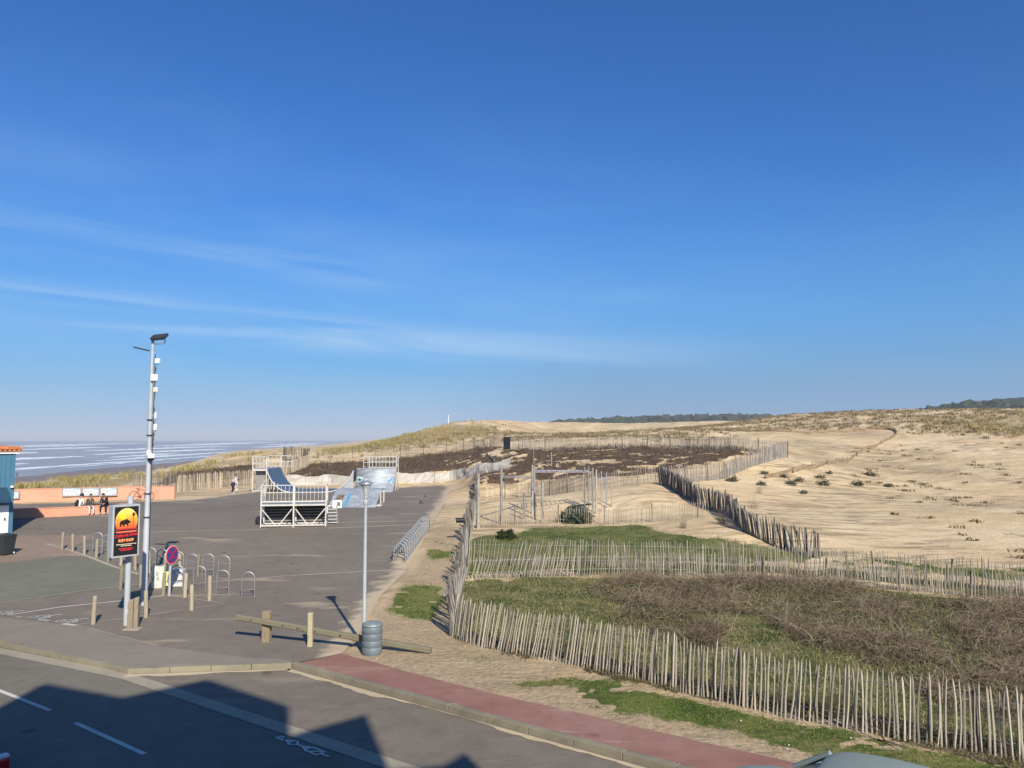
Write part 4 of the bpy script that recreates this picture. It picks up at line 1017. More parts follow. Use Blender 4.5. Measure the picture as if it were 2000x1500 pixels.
# ------------------------------------------------------------ far pine woods
PINE = leafmat('pine crown', (.010, .018, .009), (.040, .055, .024))
def wood_mass(name, px0_, px1, d0, d1, top, n, cr, label, seed):
    """crowded pine crowns, each a knobbly cap of leaf clumps, standing on a low rise"""
    rg = np.random.default_rng(seed); V = []; Fc = []; tn = []; k = 0
    ico = bmesh.new(); bmesh.ops.create_icosphere(ico, subdivisions=2, radius=1); iv = np.array([v.co[:] for v in ico.verts]); if_ = np.array([[v.index for v in f.verts] for f in ico.faces]); ico.free()
    for i in range(n):
        px = rg.uniform(px0_, px1); d = rg.uniform(d0, d1); tp = np.interp(px, [t_[0] for t_ in top], [t_[1] for t_ in top])
        w = P(px, tp, d); r = cr*rg.uniform(.6, 1.3); dz = rg.uniform(-1.6, 0)*r*.8-((d-d0)/(d1-d0)-.5)*0
        nv = iv*(1+.28*rg.normal(size=(len(iv), 1)))*np.array([r, r, r*.62]); nv[:, 2] += w.z-r*.6+dz; nv[:, 0] += w.x; nv[:, 1] += w.y
        V.append(nv); Fc.append(if_+k); k += len(nv); tn.append(np.full(len(nv), rg.random())*.6+rg.random(len(nv))*.4)
        # trunk
    V = np.concatenate(V); Fc = np.concatenate(Fc)
    me = bpy.data.meshes.new(name); me.from_pydata(V.tolist(), [], Fc.tolist()); at = me.attributes.new('tone', 'FLOAT', 'POINT'); at.data.foreach_set('value', np.concatenate(tn).astype('f'))
    me.materials.append(PINE); return link(name, me, kind='stuff', label=label, cat='woods')
wood_mass('pine_wood', 1040, 1500, 900, 1150, [(1030, 831), (1060, 825), (1120, 820), (1200, 815), (1280, 811), (1400, 810), (1500, 809)], 900, 8.5, 'far dark pine wood along the horizon behind the dunes', 1)
wood_mass('pine_wood', 1790, 2300, 620, 760, [(1780, 801), (1800, 796), (1850, 789), (1900, 783), (1950, 780), (2000, 778), (2300, 765)], 700, 6.5, 'nearer pine wood rising over the right dune crest', 2)
wood_mass('pine_wood', 1690, 1790, 640, 700, [(1690, 801), (1745, 798), (1790, 799)], 50, 4.5, 'few low pines just over the dune crest left of the nearer wood', 3)
# rise that carries the woods
hm_ = MB(); vs = []; xs_ = np.linspace(0, 900, 40)
for j, (d, k) in enumerate(((760, -.0), (890, .55), (1080, .95), (1400, 1.), (1900, 0))):
    for px in np.linspace(1000, 1560, 40):
        tp = np.interp(px, [1000, 1060, 1200, 1280, 1500, 1560], [850, 832, 820, 817, 815, 818]); w = P(px, tp, 950); sc_ = d/950
        vs.append((w.x*sc_, d, max(-2, w.z*k+(1-k)*0)))
hm_.add(vs, [(j*40+i, j*40+i+1, (j+1)*40+i+1, (j+1)*40+i) for j in range(4) for i in range(39)])
hm_.build('hill', mat('wooded hill floor', (.03, .04, .018), .95, vs=.02), kind='structure', smooth=True)
# white mast on the far dune, and someone on the beach is built with the people
o = P(876, 829, 187); o.z = zg(o.x, o.y)
r_ = thing('beach_mast', 'thin white mast on the crest of the far left dune', 'mast', o); mb = MB(); mb.tube([(0, 0, -.2), (0, 0, 2.3)], [.12, .08], 6); mb.build('pole', mat('white mast', (.75, .75, .75), .6), r_)
# ------------------------------------------------------------ street furniture
STEEL = mat('galvanised steel', (.36, .375, .38), .5, .35, var=.08, vs=2)
GALV = mat('pale galvanised pole', (.42, .44, .45), .55, .0, var=.06, vs=2)
DARKM = mat('dark grey metal', (.05, .055, .06), .5, .2); WHITEP = mat('white plastic', (.80, .80, .78), .5, var=.05)
BLACKP = mat('black plastic', (.018, .018, .02), .45); WPAINT = mat('white painted steel', (.62, .60, .55), .5, var=.08, vs=3, col2=(.55, .47, .36))
STAIN = mat('brushed stainless', (.36, .35, .33), .48, .7, var=.1)
# bollards
def bollard_mesh(seed, h, r=.064):
    rg = random.Random(seed); mb = MB(); lx, ly = rg.uniform(-.025, .025), rg.uniform(-.025, .025)
    mb.tube([(0, 0, -.08), (lx*.3, ly*.3, h*.35), (lx*.7, ly*.7, h*.7), (lx, ly, h-.03), (lx, ly, h)], [r*1.03, r, r*.97, r*.93, r*.78], 10); return mb.mesh('bollard', BOLM, True)
BOLM = wood('sun bleached bollard wood', (.34, .29, .205))
BM_ = [bollard_mesh(i, .84) for i in range(5)]
far = [(121,1074),(142,1078),(165,1083),(188,1090),(211,1098),(236,1105),(264,1113),(291,1119),(321,1123),(351,1120),(386,1126)]
near = [(235,1152,'round wooden bollard left of the sign post at the corner of the greenish asphalt'),(275,1148,'wooden bollard between the sign post and the tall camera pole'),
        (319,1163,'wooden bollard standing right in front of the pale stained slab'),(285,1206,'front wooden bollard at the foot of the tall camera pole'),(182,1219,'lone wooden bollard at the left with a short shade, on the thin line'),
        (361,1167,'wooden bollard just right of the no stopping sign post'),(374,1192,'wooden bollard standing on the faded line right of the no stopping sign'),(409,1173,'wooden bollard between the two front bicycle hoops')]
order = ['leftmost', 'second', 'third', 'fourth', 'fifth', 'sixth', 'seventh', 'eighth', 'ninth', 'tenth', 'last']
for i, (a, b) in enumerate(far):
    o = G0(a, b); o.z -= 0; s_ = random.uniform(.93, 1.03)
    lb = order[i]+(' wooden bollard from the left in the curved rear row' if 0 < i < 10 else (' wooden bollard of the curved rear row, beside the pink paving' if i == 0 else ' wooden bollard at the right end of the curved rear row'))
    k = link('bollard', BM_[i % 5], None, lb, 'bollard', 'wooden bollards on the esplanade', loc=o, rz=i*1.3); k.scale = (1, 1, s_)
for i, (a, b, lb) in enumerate(near):
    k = link('bollard', BM_[(i+2) % 5], None, lb, 'bollard', 'wooden bollards on the esplanade', loc=G0(a, b), rz=i); k.scale = (1.05, 1.05, random.uniform(.94, 1.04))
# two thick split posts at the sign
for a, b, h, w, lb in ((254, 1228, .84, .15, 'thick square cracked post beside the sign post, left of the split pair'), (264, 1226, .87, .16, 'thick split post with a broken reddish top beside the sign')):
    o = G0(a, b); mb = MB(); pr = [(-.5, -.5), (.5, -.45), (.55, .5), (-.45, .5)]
    vs = [];
    for z, s_, dx in ((-.05, 1, 0), (h*.5, .97, .0), (h*.62, .85, .02), (h*.72, .97, 0), (h-.04, .95, .01), (h, .7, .02)):
        vs += [(w*p*s_+dx, w*q*s_, z+(.03*p if z > h-.1 else 0)) for p, q in pr]
    mb.add(vs, [(i*4+k, i*4+(k+1) % 4, (i+1)*4+(k+1) % 4, (i+1)*4+k) for i in range(5) for k in range(4)]+[(20, 21, 22, 23)])
    k = mb.build('split_post', wood('split post wood', (.33, .27, .195)), None, label=lb, cat='post', group='split posts at the sign'); k.location = o; k.rotation_euler.z = .2
o = G0(259, 1229); mb = MB(); mb.box((0, 0, .01), (.46, .30, .03), bev=.01); mb.build('footing_slab', CONC, None, label='small concrete pad under the two split posts', cat='slab').location = o

# bicycle hoops
def hoop(w=.42, h=.86):
    root = thing('bicycle_hoop', 'x', 'bike rack', group='bicycle hoops on the esplanade')
    mb = MB(); r = w/2; p_ = [(-r, 0, -.05), (-r, 0, h-r)]+[(-r*math.cos(a), 0, h-r+r*math.sin(a)) for a in np.linspace(.2, math.pi-.2, 11)]+[(r, 0, h-r), (r, 0, -.05)]
    mb.tube(p_, .022, 8); mb.build('frame', STAIN, root, True)
    for z, sag in ((h-r-.05, -.03), (.26, .02)):
        mb = MB(); mb.tube([(-r, 0, z-sag), (-r*.4, -.04, z), (r*.4, -.04, z+sag), (r, 0, z+sag)], .016, 6); mb.build('crossbar', STAIN, root, True)
    return root
HP = [(293,1112,'bicycle hoop just behind the tall camera pole'),(316,1116,'bicycle hoop left of the no stopping sign, far row'),(347,1121,'bicycle hoop half hidden behind the no stopping sign'),(374,1126,'rear row bicycle hoop next right of the no stopping sign'),
      (406,1126,'middle hoop of the rear row, between two similar bicycle hoops'),(437,1130,'last bicycle hoop of the rear row on the right'),(345,1152,'bicycle hoop in front of the pale graffiti slab'),(389,1154,'front row bicycle hoop behind the bollard near the line'),
      (434,1163,'front row bicycle hoop second from the right'),(484,1167,'rightmost bicycle hoop, standing alone on the open asphalt'),(190,1078,'far left bicycle hoop of the left pair'),(208,1084,'second bicycle hoop of the left pair, beside the sign')]
hp0 = hoop()
for i, (a, b, lb) in enumerate(HP):
    o = G0(a, b)
    if i == 0: k = hp0; k.location = o; k.rotation_euler.z = .12; k['label'] = lb
    else: k = dup(hp0, o, .12+random.uniform(-.06, .06), lb)
# spiral style rack along the asphalt edge
A_, B_ = G0(779, 1097), G0(829, 1034); d = (B_-A_); L = d.length; d.normalize(); nn = Vector((-d.y, d.x, 0)).normalized()
rk = thing('bike_rack', 'long galvanised bicycle rack with a row of round loops at the edge of the sand', 'bike rack', A_)
LP = MB(); r = .27
n_loops = 15
def wheel_loop():
    mb = MB(); w_ = .24; p_ = [nn*(-w_)+Vector((0, 0, .05))]+[nn*(-w_*math.cos(a))+Vector((0, 0, .42+.30*math.sin(a))) for a in np.linspace(0, math.pi, 9)]+[nn*w_+Vector((0, 0, .05))]
    mb.tube(p_, .022, 6); q = [p+d*.09 for p in p_]; mb.tube(q, .022, 6)
    mb.tube([p_[4], q[4]], .014, 5); return mb.mesh('loop', STEEL, True)
wl = wheel_loop()
for i in range(n_loops):
    link('loop', wl, rk, loc=d*(L*(i+.3)/n_loops))
for s_ in (-1, 1):
    mb = MB(); mb.tube([nn*(.26*s_)+Vector((0, 0, .04))-d*.2, nn*(.26*s_)+d*(L+.1)+Vector((0, 0, .04))], .025, 6); mb.build('base_rail', STEEL, rk, True)
for u in (-.15, L+.05):
    mb = MB(); mb.tube([d*u+nn*.26+Vector((0, 0, .03)), d*u+nn*.26+Vector((0, 0, .42)), d*u-nn*.26+Vector((0, 0, .42)), d*u-nn*.26+Vector((0, 0, .03))], .02, 6); mb.build('end_frame', DARKM, rk, True)

# tall camera and flood light pole
o = G0(281.2, 1182); Hp = 8.86
cp = thing('camera_pole', 'tall grey steel pole with floodlights, white antennas and a dome camera', 'pole', o)
mb = MB(); mb.tube([(0, 0, -.1), (0, 0, 2.6), (0, 0, 2.62), (0, 0, 5), (0, 0, Hp)], [.10, .095, .085, .075, .045], 16); mb.build('pole', GALV, cp, True)
mb = MB(); mb.tube([(.11, .0, .9), (.1, 0, 8.3)], .014, 5); mb.build('cable', DARKM, cp)
fl = MB(); M_ = Matrix.Rotation(R(-6), 3, 'Y') @ Matrix.Rotation(R(28), 3, 'X')
fl.box((.24, -.05, Hp+.02), (.50, .34, .09), M=M_, bev=.02); f_ = fl.build('floodlight', DARKM, cp)
mb = MB(); mb.box((.24, -.03, Hp-.045), (.42, .26, .02), M=M_); mb.build('lens', mat('floodlight glass', (.35, .38, .40), .2), f_)
mb = MB(); mb.tube([(0, 0, Hp-.22), (.12, 0, Hp-.22), (.40, 0, Hp-.20)], .02, 6); mb.tube([(.4, 0, Hp-.2), (.42, 0, Hp-.06)], .02, 6); mb.tube([(0, 0, Hp-.2), (0, 0, Hp+.05), (.2, 0, Hp+.05)], .03, 6); mb.build('bracket', STEEL, cp)
fl = MB(); fl.box((-.36, 0, Hp-.39), (.52, .2, .05), M=Matrix.Rotation(R(13), 3, 'Y'), bev=.015); fl.build('street_light', DARKM, cp)
mb = MB(); mb.tube([(0, 0, Hp-.5), (-.12, 0, Hp-.46)], .025, 6); mb.build('bracket', STEEL, cp)
def zpy(py, dd=o.y): return H+ray(281, py)[2]/ray(281, py)[1]*dd-o.z
for px, py, w, h, m_ in ((299.5, 705.5, .15, .16, WHITEP), (294.5, 738, .22, .21, WHITEP), (297.5, 761.5, .15, .15, mat('cream plastic', (.75, .76, .62), .5)), (299.5, 812, .06, .20, WHITEP), (299.5, 834, .11, .20, WHITEP)):
    z = zpy(py); dx = (px-287)/F*o.y
    mb = MB(); mb.box((dx+.02, -.10, z), (w, .10, h), bev=.015); a_ = mb.build('antenna_box', m_, cp)
    mb = MB(); mb.bar((0, 0, z), (dx, -.04, z), .04, .05); mb.tube([(dx, -.06, z-h/2), (dx-.03, -.05, z-h/2-.18), (.09, 0, z-h/2-.28)], .012, 5); mb.build('bracket', STEEL, a_)
mb = MB()
for py in (722, 745, 775, 800, 826, 848, 858, 868): z = zpy(py); mb.tube([(.11, -.02, z-.12), (.16, -.05, z), (.11, -.02, z+.12)], .014, 5)
mb.build('cable_loops', DARKM, cp)
z = zpy(884); mb = MB(); mb.box((.06, -.12, z), (.12, .12, .16), bev=.01); mb.build('junction_box', WHITEP, cp)
z = zpy(893); dm = MB(); dm.lathe([(.03, .13), (.10, .12), (.125, .06), (.125, -.02)], 16, (.14, -.14, z), 0); k = dm.build('dome_camera', WHITEP, cp, True)
dm = MB(); dm.lathe([(.11, -.02), (.10, -.07), (.06, -.11), (.01, -.125)], 16, (.14, -.14, z)); dm.build('dome', BLACKP, k, True)
for py in (820, 850, 964, 1010): z = zpy(py); mb = MB(); mb.lathe([(.105, -.02), (.11, -.02), (.11, .02), (.105, .02)], 12, (0, 0, z)); mb.build('clamp_band', DARKM, cp)

# surf shop sign
o = G0(246.5, 1221); RZs = R(50); po_ = Vector((.27, .24, 0)); o = o-Matrix.Rotation(RZs, 3, 'Z') @ po_
sg = thing('shop_sign', 'tall shop sign board with a sunset, bear and palm on a grey steel post', 'sign', o, RZs)
mb = MB(); mb.tube([(po_.x, po_.y, -.1), (po_.x, po_.y, 3.78)], .085, 14); mb.build('post', GALV, sg, True)
bw, bz0, bz1, bt = .78, 2.06, 3.57, .30
mb = MB(); mb.box((0, -.0, (bz0+bz1)/2), (bw, bt, bz1-bz0), bev=.012); case = mb.build('casing', GALV, sg)
yf = -bt/2
SBLK = mat('black sign face', (.012, .012, .014), .35, var=0)
mb = MB(); mb.box((.0, yf-.004, (bz0+bz1)/2), (bw-.10, .012, bz1-bz0-.11)); fc = mb.build('sign_face', SBLK, sg)
fw, fh = bw-.10, bz1-bz0-.11; zc = (bz0+bz1)/2
def flatp(name, poly, m_, dy, parent=fc):
    mb = MB(); mb.prism(poly, (0, yf-.012-dy, zc), (1, 0, 0), (0, 0, 1), (0, -1, 0), .0025); return mb.build(name, m_, parent)
gm = bpy.data.materials.new('sunset print'); gm.use_nodes = True; t = NT(gm.node_tree); b = gm.node_tree.nodes['Principled BSDF']
s_ = t.new('ShaderNodeSeparateXYZ'); t.l.new(t.obj(), s_.inputs[0])
k_ = t.step(s_.outputs[2], zc+.0, zc+.6); c_ = t.mix(k_, (.80, .09, .03), (.95, .55, .06)); c_ = t.mix(t.step(s_.outputs[2], zc+.35, zc+.66), c_, (.95, .72, .18)); t.l.new(c_, b.inputs['Base Color']); b.inputs['Roughness'].default_value = .5
cz, cr = .27, .345
disc = [(.93*cr*math.cos(a), cz+cr*math.sin(a)*1.12) for a in np.linspace(-.55, math.pi+.55, 40)]
flatp('sunset_disc', disc, gm, 0)
YEL = mat('yellow print', (.90, .75, .02), .5, var=0); REDP = mat('red print', (.70, .03, .04), .5, var=0); ORP = mat('orange print', (.92, .32, .12), .5, var=0); CRM = mat('cream print', (.85, .70, .45), .5, var=0)
flatp('sun_print', [(-.12+.085*math.cos(a), .42+.085*math.sin(a)) for a in np.linspace(0, 2*math.pi, 20, endpoint=False)], YEL, .003)
bear = [(-.20,.12),(-.18,.15),(-.20,.20),(-.19,.26),(-.14,.305),(-.06,.315),(-.02,.34),(.03,.335),(.07,.29),(.12,.26),(.125,.235),(.09,.22),(.06,.215),(.05,.17),(.06,.13),(.02,.13),(.01,.18),(-.05,.19),(-.06,.13),(-.10,.13),(-.10,.18),(-.14,.19),(-.15,.13)]
flatp('bear_print', bear, SBLK, .004)
flatp('palm_trunk_print', [(.175, .14), (.19, .14), (.20, .3), (.205, .46), (.19, .46), (.185, .3)], SBLK, .004)
pl = []
for i in range(14):
    a = i*2*math.pi/14; rr_ = .085 if i % 2 == 0 else .035; pl.append((.198+rr_*math.cos(a)*.8, .465+rr_*math.sin(a)))
flatp('palm_crown_print', pl, SBLK, .004)
for z_, w_, m_ in ((.045, .62, REDP), (.012, .60, SBLK), (-.02, .60, ORP), (-.045, .52, REDP)): flatp('stripe_print', [(-w_/2, z_-.012), (w_/2, z_-.012), (w_/2, z_+.010), (-w_/2, z_+.010)], m_, .005)
def text(body, size, loc, rot, m_, name, parent=None, bold=0., shear=0., sx_=1., align='CENTER', ext=.001):
    cu = bpy.data.curves.new(name, 'FONT'); cu.body = body; cu.size = size; cu.align_x = align; cu.align_y = 'CENTER'; cu.offset = bold; cu.shear = shear; cu.extrude = ext
    ob = bpy.data.objects.new('tmp', cu); COL.objects.link(ob); bpy.context.view_layer.update()
    me = bpy.data.meshes.new_from_object(ob.evaluated_get(bpy.context.evaluated_depsgraph_get())); bpy.data.objects.remove(ob)
    me.materials.clear(); me.materials.append(m_)
    k = link(name, me, parent); k.location = loc; k.rotation_euler = rot; k.scale = (sx_, 1, 1); return k
PI2 = math.pi/2
text('California Street', .125, (0, yf-.02, zc-.125), (PI2, R(-4), 0), REDP, 'script_lettering', fc, .003, .35, .80)
text('SURF SHOP', .105, (0, yf-.02, zc-.275), (PI2, 0, 0), ORP, 'shop_lettering', fc, .006, 0, .82)
for z_, w_, m_ in ((-.385, .54, CRM), (-.43, .28, CRM), (-.51, .38, REDP), (-.555, .30, REDP)):
    mb = MB(); x_ = -w_/2; rr = random.Random(int(-z_*1000))
    while x_ < w_/2:
        l_ = rr.uniform(.02, .05); mb.box((x_+l_/2, yf-.014, zc+z_), (l_, .003, .022 if m_ is CRM else .03)); x_ += l_+.012
    mb.build('small_print', m_, fc)

# no stopping sign
o = G0(332, 1164); ns = thing('no_stopping_sign', 'round blue no stopping sign with red ring and cross on a grey post', 'road sign', o, R(74))
mb = MB(); mb.tube([(0, .03, -.1), (0, .03, 1.55)], .045, 10); mb.build('post', GALV, ns, True)
RED = mat('sign red', (.42, .015, .04), .4, var=.03); BLUE = mat('sign blue', (.02, .055, .30), .4, var=.03); PNK = mat('sign rim', (.85, .55, .55), .4, var=.03)
Mx = Matrix.Rotation(PI2, 3, 'X'); zc2 = 1.40; rr = .32
mb = MB(); mb.lathe([(rr, 0), (rr, .02)], 36, (0, -.02, zc2), 0, Mx); dsk = mb.build('sign_disc', PNK, ns)
mb = MB(); mb.lathe([(rr-.02, .021), (rr-.02, .024)], 36, (0, -.02, zc2), 0, Mx); mb.build('ring', RED, dsk)
mb = MB(); mb.lathe([(rr-.085, .025), (rr-.085, .028)], 36, (0, -.02, zc2), 0, Mx); mb.build('blue_field', BLUE, dsk)
for a in (45, -45): mb = MB(); mb.box((0, -.05-.001*(a > 0), zc2), (2*(rr-.08), .004, .07), M=Matrix.Rotation(R(a), 3, 'Y')); mb.build('cross_bar', RED, dsk)

# stained slabs by the hoops
SLAB = mat('pale stained slab', (.70, .68, .54), .8, var=.12, vs=4, col2=(.42, .42, .38)); SLW = mat('white stained slab', (.72, .69, .66), .8, var=.1, vs=5, col2=(.40, .38, .40)); YELS = mat('pale yellow board', (.80, .74, .28), .7)
o = G0(328, 1146); k = thing('concrete_block', 'pale blocks scrawled with graffiti standing among the bicycle hoops', 'block', o, R(8))
mb = MB(); mb.box((-.30, -.12, .38), (.44, .25, .78), bev=.02); mb.build('left_block', SLAB, k)
mb = MB(); mb.box((.30, .02, .32), (.52, .25, .62), bev=.02); mb.build('right_block', SLW, k)
mb = MB(); mb.box((-.02, -.17, .40), (.20, .05, .34)); mb.box((-.02, -.17, .14), (.20, .05, .14)); mb.build('yellow_board', YELS, k)
for i in range(7):
    mb = MB(); rr = random.Random(i); x0 = rr.choice((-.42, -.3, .2, .4)); z0 = rr.uniform(.3, .6); yv = -.248 if x0 < 0 else -.108
    mb.tube([(x0+rr.uniform(-.06, .06), yv, z0+rr.uniform(-.1, .1)) for _ in range(4)], .006, 4); mb.build('scrawl', DARKM, k)

# street lamp
o = G0(710.5, 1262)
lp = thing('street_lamp', 'grey street lamp with a conical glass lantern beside the ribbed bin', 'street lamp', o)
mb = MB(); mb.lathe([(.11, -.05), (.11, .02), (.065, .06), (.055, .9), (.052, .95), (.042, 3.72), (.045, 3.74)], 14); mb.build('pole', GALV, lp, True)
LG = bpy.data.materials.new('lantern glass'); LG.use_nodes = True; b = LG.node_tree.nodes['Principled BSDF']; t = NT(LG.node_tree); t.l.new(t.mix(t.noise(t.obj(), 6, 3), (.5, .52, .5), (.72, .74, .72)), b.inputs['Base Color'])
b.inputs['Roughness'].default_value = .12; b.inputs['Transmission Weight'].default_value = .55; b.inputs['IOR'].default_value = 1.15; b.inputs['Alpha'].default_value = .72
mb = MB(); mb.lathe([(.05, 3.86), (.065, 3.92), (.138, 4.27), (.142, 4.29)], 24); lt = mb.build('lantern', LG, lp, True)
mb = MB(); mb.lathe([(.045, 3.72), (.065, 3.76), (.065, 3.84), (.05, 3.87)], 18); mb.build('collar', GALV, lp, True)
mb = MB(); mb.lathe([(.185, 4.275), (.19, 4.285), (.18, 4.325), (.10, 4.365), (.04, 4.378), (.01, 4.38)], 26); mb.build('cap', mat('lamp cap', (.30, .32, .35), .35, .2), lp, True)
mb = MB(); mb.lathe([(.02, 3.9), (.035, 4.0), (.035, 4.12), (.015, 4.18)], 12); mb.build('bulb', WHITEP, lt, True)
for k in range(4):
    a = k*PI2+.6; mb = MB(); mb.tube([(.055*math.cos(a), .055*math.sin(a), 3.86), (.145*math.cos(a), .145*math.sin(a), 4.28)], .008, 5); mb.build('rib', GALV, lt)
# ribbed litter bin
o = G0(726.5, 1277); bn = thing('litter_bin', 'round grey ribbed litter bin next to the street lamp', 'bin', o)
BING = mat('grey bin plastic', (.15, .18, .20), .5, var=.08, vs=3)
pr = [(.235, 0)]
for i in range(4): z0 = .03+i*.17; pr += [(.245, z0), (.255, z0+.02), (.255, z0+.145), (.245, z0+.16), (.24, z0+.165)]
mb = MB(); mb.lathe(pr+[(.245, .72)], 28); bd = mb.build('body', BING, bn, True)
mb = MB(); mb.lathe([(.26, .72), (.265, .735), (.25, .775), (.18, .80), (.10, .805), (.01, .80)], 28); ld2 = mb.build('lid', mat('grey bin lid', (.24, .28, .28), .5), bn, True)
mb = MB(); mb.box((0, 0, .815), (.22, .05, .03), bev=.01); mb.build('handle', BING, ld2)
# timber barrier
a, b = Vector((-7.50, 21.42, .64)), Vector((-2.07, 20.16, .08)); mid = (a+b)/2
br = thing('timber_barrier', 'wooden rail barrier sloping down to the sand behind the bin', 'barrier', (mid.x, mid.y, 0))
mb = MB(); off = Vector((mid.x, mid.y, 0)); n_ = 8; vs = []
dr = (b-a).normalized(); sd = Vector((-dr.y, dr.x, 0)).normalized(); up = dr.cross(sd)*-1
up = sd.cross(dr)*-1 if sd.cross(dr).z < 0 else sd.cross(dr)
for i in range(n_+1):
    p = a.lerp(b, i/n_)-off; s1 = .062*random.uniform(.93, 1.05); s2 = .075*random.uniform(.93, 1.05)
    vs += [p+sd*s1*x_+up*s2*y_ for x_, y_ in ((-1, -.7), (-.7, -1), (.7, -1), (1, -.7), (1, .7), (.7, 1), (-.7, 1), (-1, .7))]
mb.add(vs, [(i*8+k, i*8+(k+1) % 8, (i+1)*8+(k+1) % 8, (i+1)*8+k) for i in range(n_) for k in range(8)]+[tuple(range(8)), tuple(range(n_*8, n_*8+8))]); mb.build('rail', wood('mossy rail timber', (.25, .225, .15)), br)
for px, py, h, w, m_ in ((519, 1254, .82, .22, (.26, .205, .13)), (606, 1262, .88, .13, (.36, .32, .20))):
    p = G0(px, py)-off; mb = MB(); mb.box((p.x, p.y+(.06 if px < 550 else -.02), h/2-.05), (w, w*.8, h+.1), rz=-.15, bev=.02); mb.build('post', wood('barrier post %d' % px, m_), br)
mb = MB()
for u in (.08, .25, .33, .42, .55): p = a.lerp(b, u)-off-sd*.065; mb.box((p.x, p.y-.01, p.z), (.035, .02, .04), bev=.006)
mb.build('bolt', DARKM, br)
# signal box on a post by the side fence, dark
o = G0(905, 1058); k = thing('post_box', 'dark barrel shaped box on a leaning post at the track fence', 'box', o)
mb = MB(); mb.tube([(0, 0, -.1), (.06, 0, .75), (.1, 0, 1.35)], [.07, .06, .055], 8); mb.build('post', POSTM, k)
mb = MB(); mb.tube([(-.36, 0, 1.02), (.08, 0, 1.03)], .12, 12); mb.build('box', BLACKP, k, True)
for px, py, h, lb in ((911, 1050, 1.5, 'thick leaning post in the side fence just past the dark box'), (920, 1036, 1.55, 'dark doubled post where the side fence meets the straight fence'), (893, 1146, 1.25, 'stout grey post in the middle of the tangled side fence')):
    mb = MB(); mb.tube([(0, 0, -.1), (.03, 0, h*.6), (.07, .02, h)], [.10, .09, .075], 8); k = mb.build('fence_post', POSTM, None, label=lb, cat='post', group='stout posts along the side fence'); k.location = G0(px, py)
# shells / stones on verge
STN = mat('white stone', (.62, .60, .55), .8)
def stone_mesh(seed):
    bm = bmesh.new(); bmesh.ops.create_icosphere(bm, subdivisions=1, radius=.026); rg = random.Random(seed)
    for v in bm.verts: v.co *= rg.uniform(.6, 1.2); v.co.z *= .6
    me = bpy.data.meshes.new('pebble'); bm.to_mesh(me); bm.free(); me.materials.append(STN); return me
ST = [stone_mesh(i) for i in range(3)]
STL = ['white shell at the foot of the first pale of the front fence', 'white pebble just right of the fence corner', 'pale stone on the verge grass below the middle of the front fence', 'upper of two white shells near the lower verge by the car', 'white stone close to the front fence near its right end', 'smallest white shell tight against the corner pale', 'white speck on the upper verge grass, midway along', 'lower of two white shells near the lower verge by the car', 'white stone in the grass above the car roof', 'white pebble beside the ribbed bin', 'white pebble on the sandy verge above the red path']
for i, (px, py) in enumerate(((884, 1249), (907, 1263), (1218, 1356), (1538, 1464), (1662, 1442), (895, 1243), (1446, 1408), (1540, 1456), (1730, 1462), (735, 1287), (1080, 1305))):
    link('stone', ST[i % 3], None, STL[i], 'stone', 'white stones on the verge', loc=G0(px, py)+Vector((0, 0, .01)), rz=i)
k = twigs('fallen_branch', np.zeros(5), np.zeros(5), np.full(5, .03), .6, .03, TWD, 77, .25, .1); k.location = G0(1730, 1452); k['kind'] = 'thing'; k['label'] = 'dark broken branch lying at the foot of the front fence'; k['category'] = 'branch'

# wheelie bin
o = G0(10, 1084); wb = thing('wheelie_bin', 'dark grey wheeled bin beside the blue kiosk', 'bin', o, R(-18)); wb.scale = (.86,)*3
DG = mat('dark bin plastic', (.03, .035, .038), .5, var=.1)
vs = []; 
for z_, a_, b_ in ((.06, .24, .26), (.95, .31, .36)): vs += [(-a_, -b_, z_), (a_, -b_, z_), (a_, b_, z_), (-a_, b_, z_)]
mb = MB(); mb.add(vs, [(0, 1, 2, 3), (4, 5, 6, 7), (0, 1, 5, 4), (1, 2, 6, 5), (2, 3, 7, 6), (3, 0, 4, 7)]); mb.box((0, 0, .95), (.66, .76, .05), bev=.01); mb.build('body', DG, wb)
mb = MB(); mb.box((0, -.02, 1.01), (.64, .76, .07), M=Matrix.Rotation(R(3), 3, 'X'), bev=.03); l_ = mb.build('lid', DG, wb)
mb = MB(); mb.tube([(-.28, .42, 1.0), (.28, .42, 1.0)], .018, 6); mb.build('handle', DG, l_)
for s_ in (-1, 1):
    mb = MB(); mb.lathe([(.10, -.03), (.11, -.02), (.11, .02), (.10, .03)], 16, (s_*.30, .22, .11), 0, Matrix.Rotation(PI2, 3, 'Y')); w_ = mb.build('wheel', BLACKP, wb, True)
    mb = MB(); mb.lathe([(.05, -.035), (.05, .035)], 12, (s_*.30, .22, .11), 0, Matrix.Rotation(PI2, 3, 'Y')); mb.build('hub', WHITEP, w_)

# grind rail and far white notice
o = G0(823, 984); k = thing('grind_rail', 'low steel grind rail on the asphalt near the rack', 'rail', o)
e = G0(829, 970)-o; mb = MB(); mb.tube([(0, 0, .3), e+Vector((0, 0, .3))], .03, 6); mb.build('rail', STEEL, k)
for u in (.05, .95): mb = MB(); mb.tube([e*u, e*u+Vector((0, 0, .3))], .03, 6); mb.bar(e*u+Vector((-.2, 0, .02)), e*u+Vector((.2, 0, .02)), .1, .03); mb.build('leg', DARKM, k)
o = G0(658.5, 992); k = thing('notice_board', 'small white notice panel with a brown picture in front of the steel bank', 'sign', o, R(2))
mb = MB(); mb.box((0, 0, .26), (.62, .04, .52)); mb.build('panel', WHITEP, k)
mb = MB(); mb.box((.10, -.024, .25), (.22, .005, .26)); mb.build('picture', mat('brown picture', (.30, .20, .15), .6, var=.4, vs=12), k)
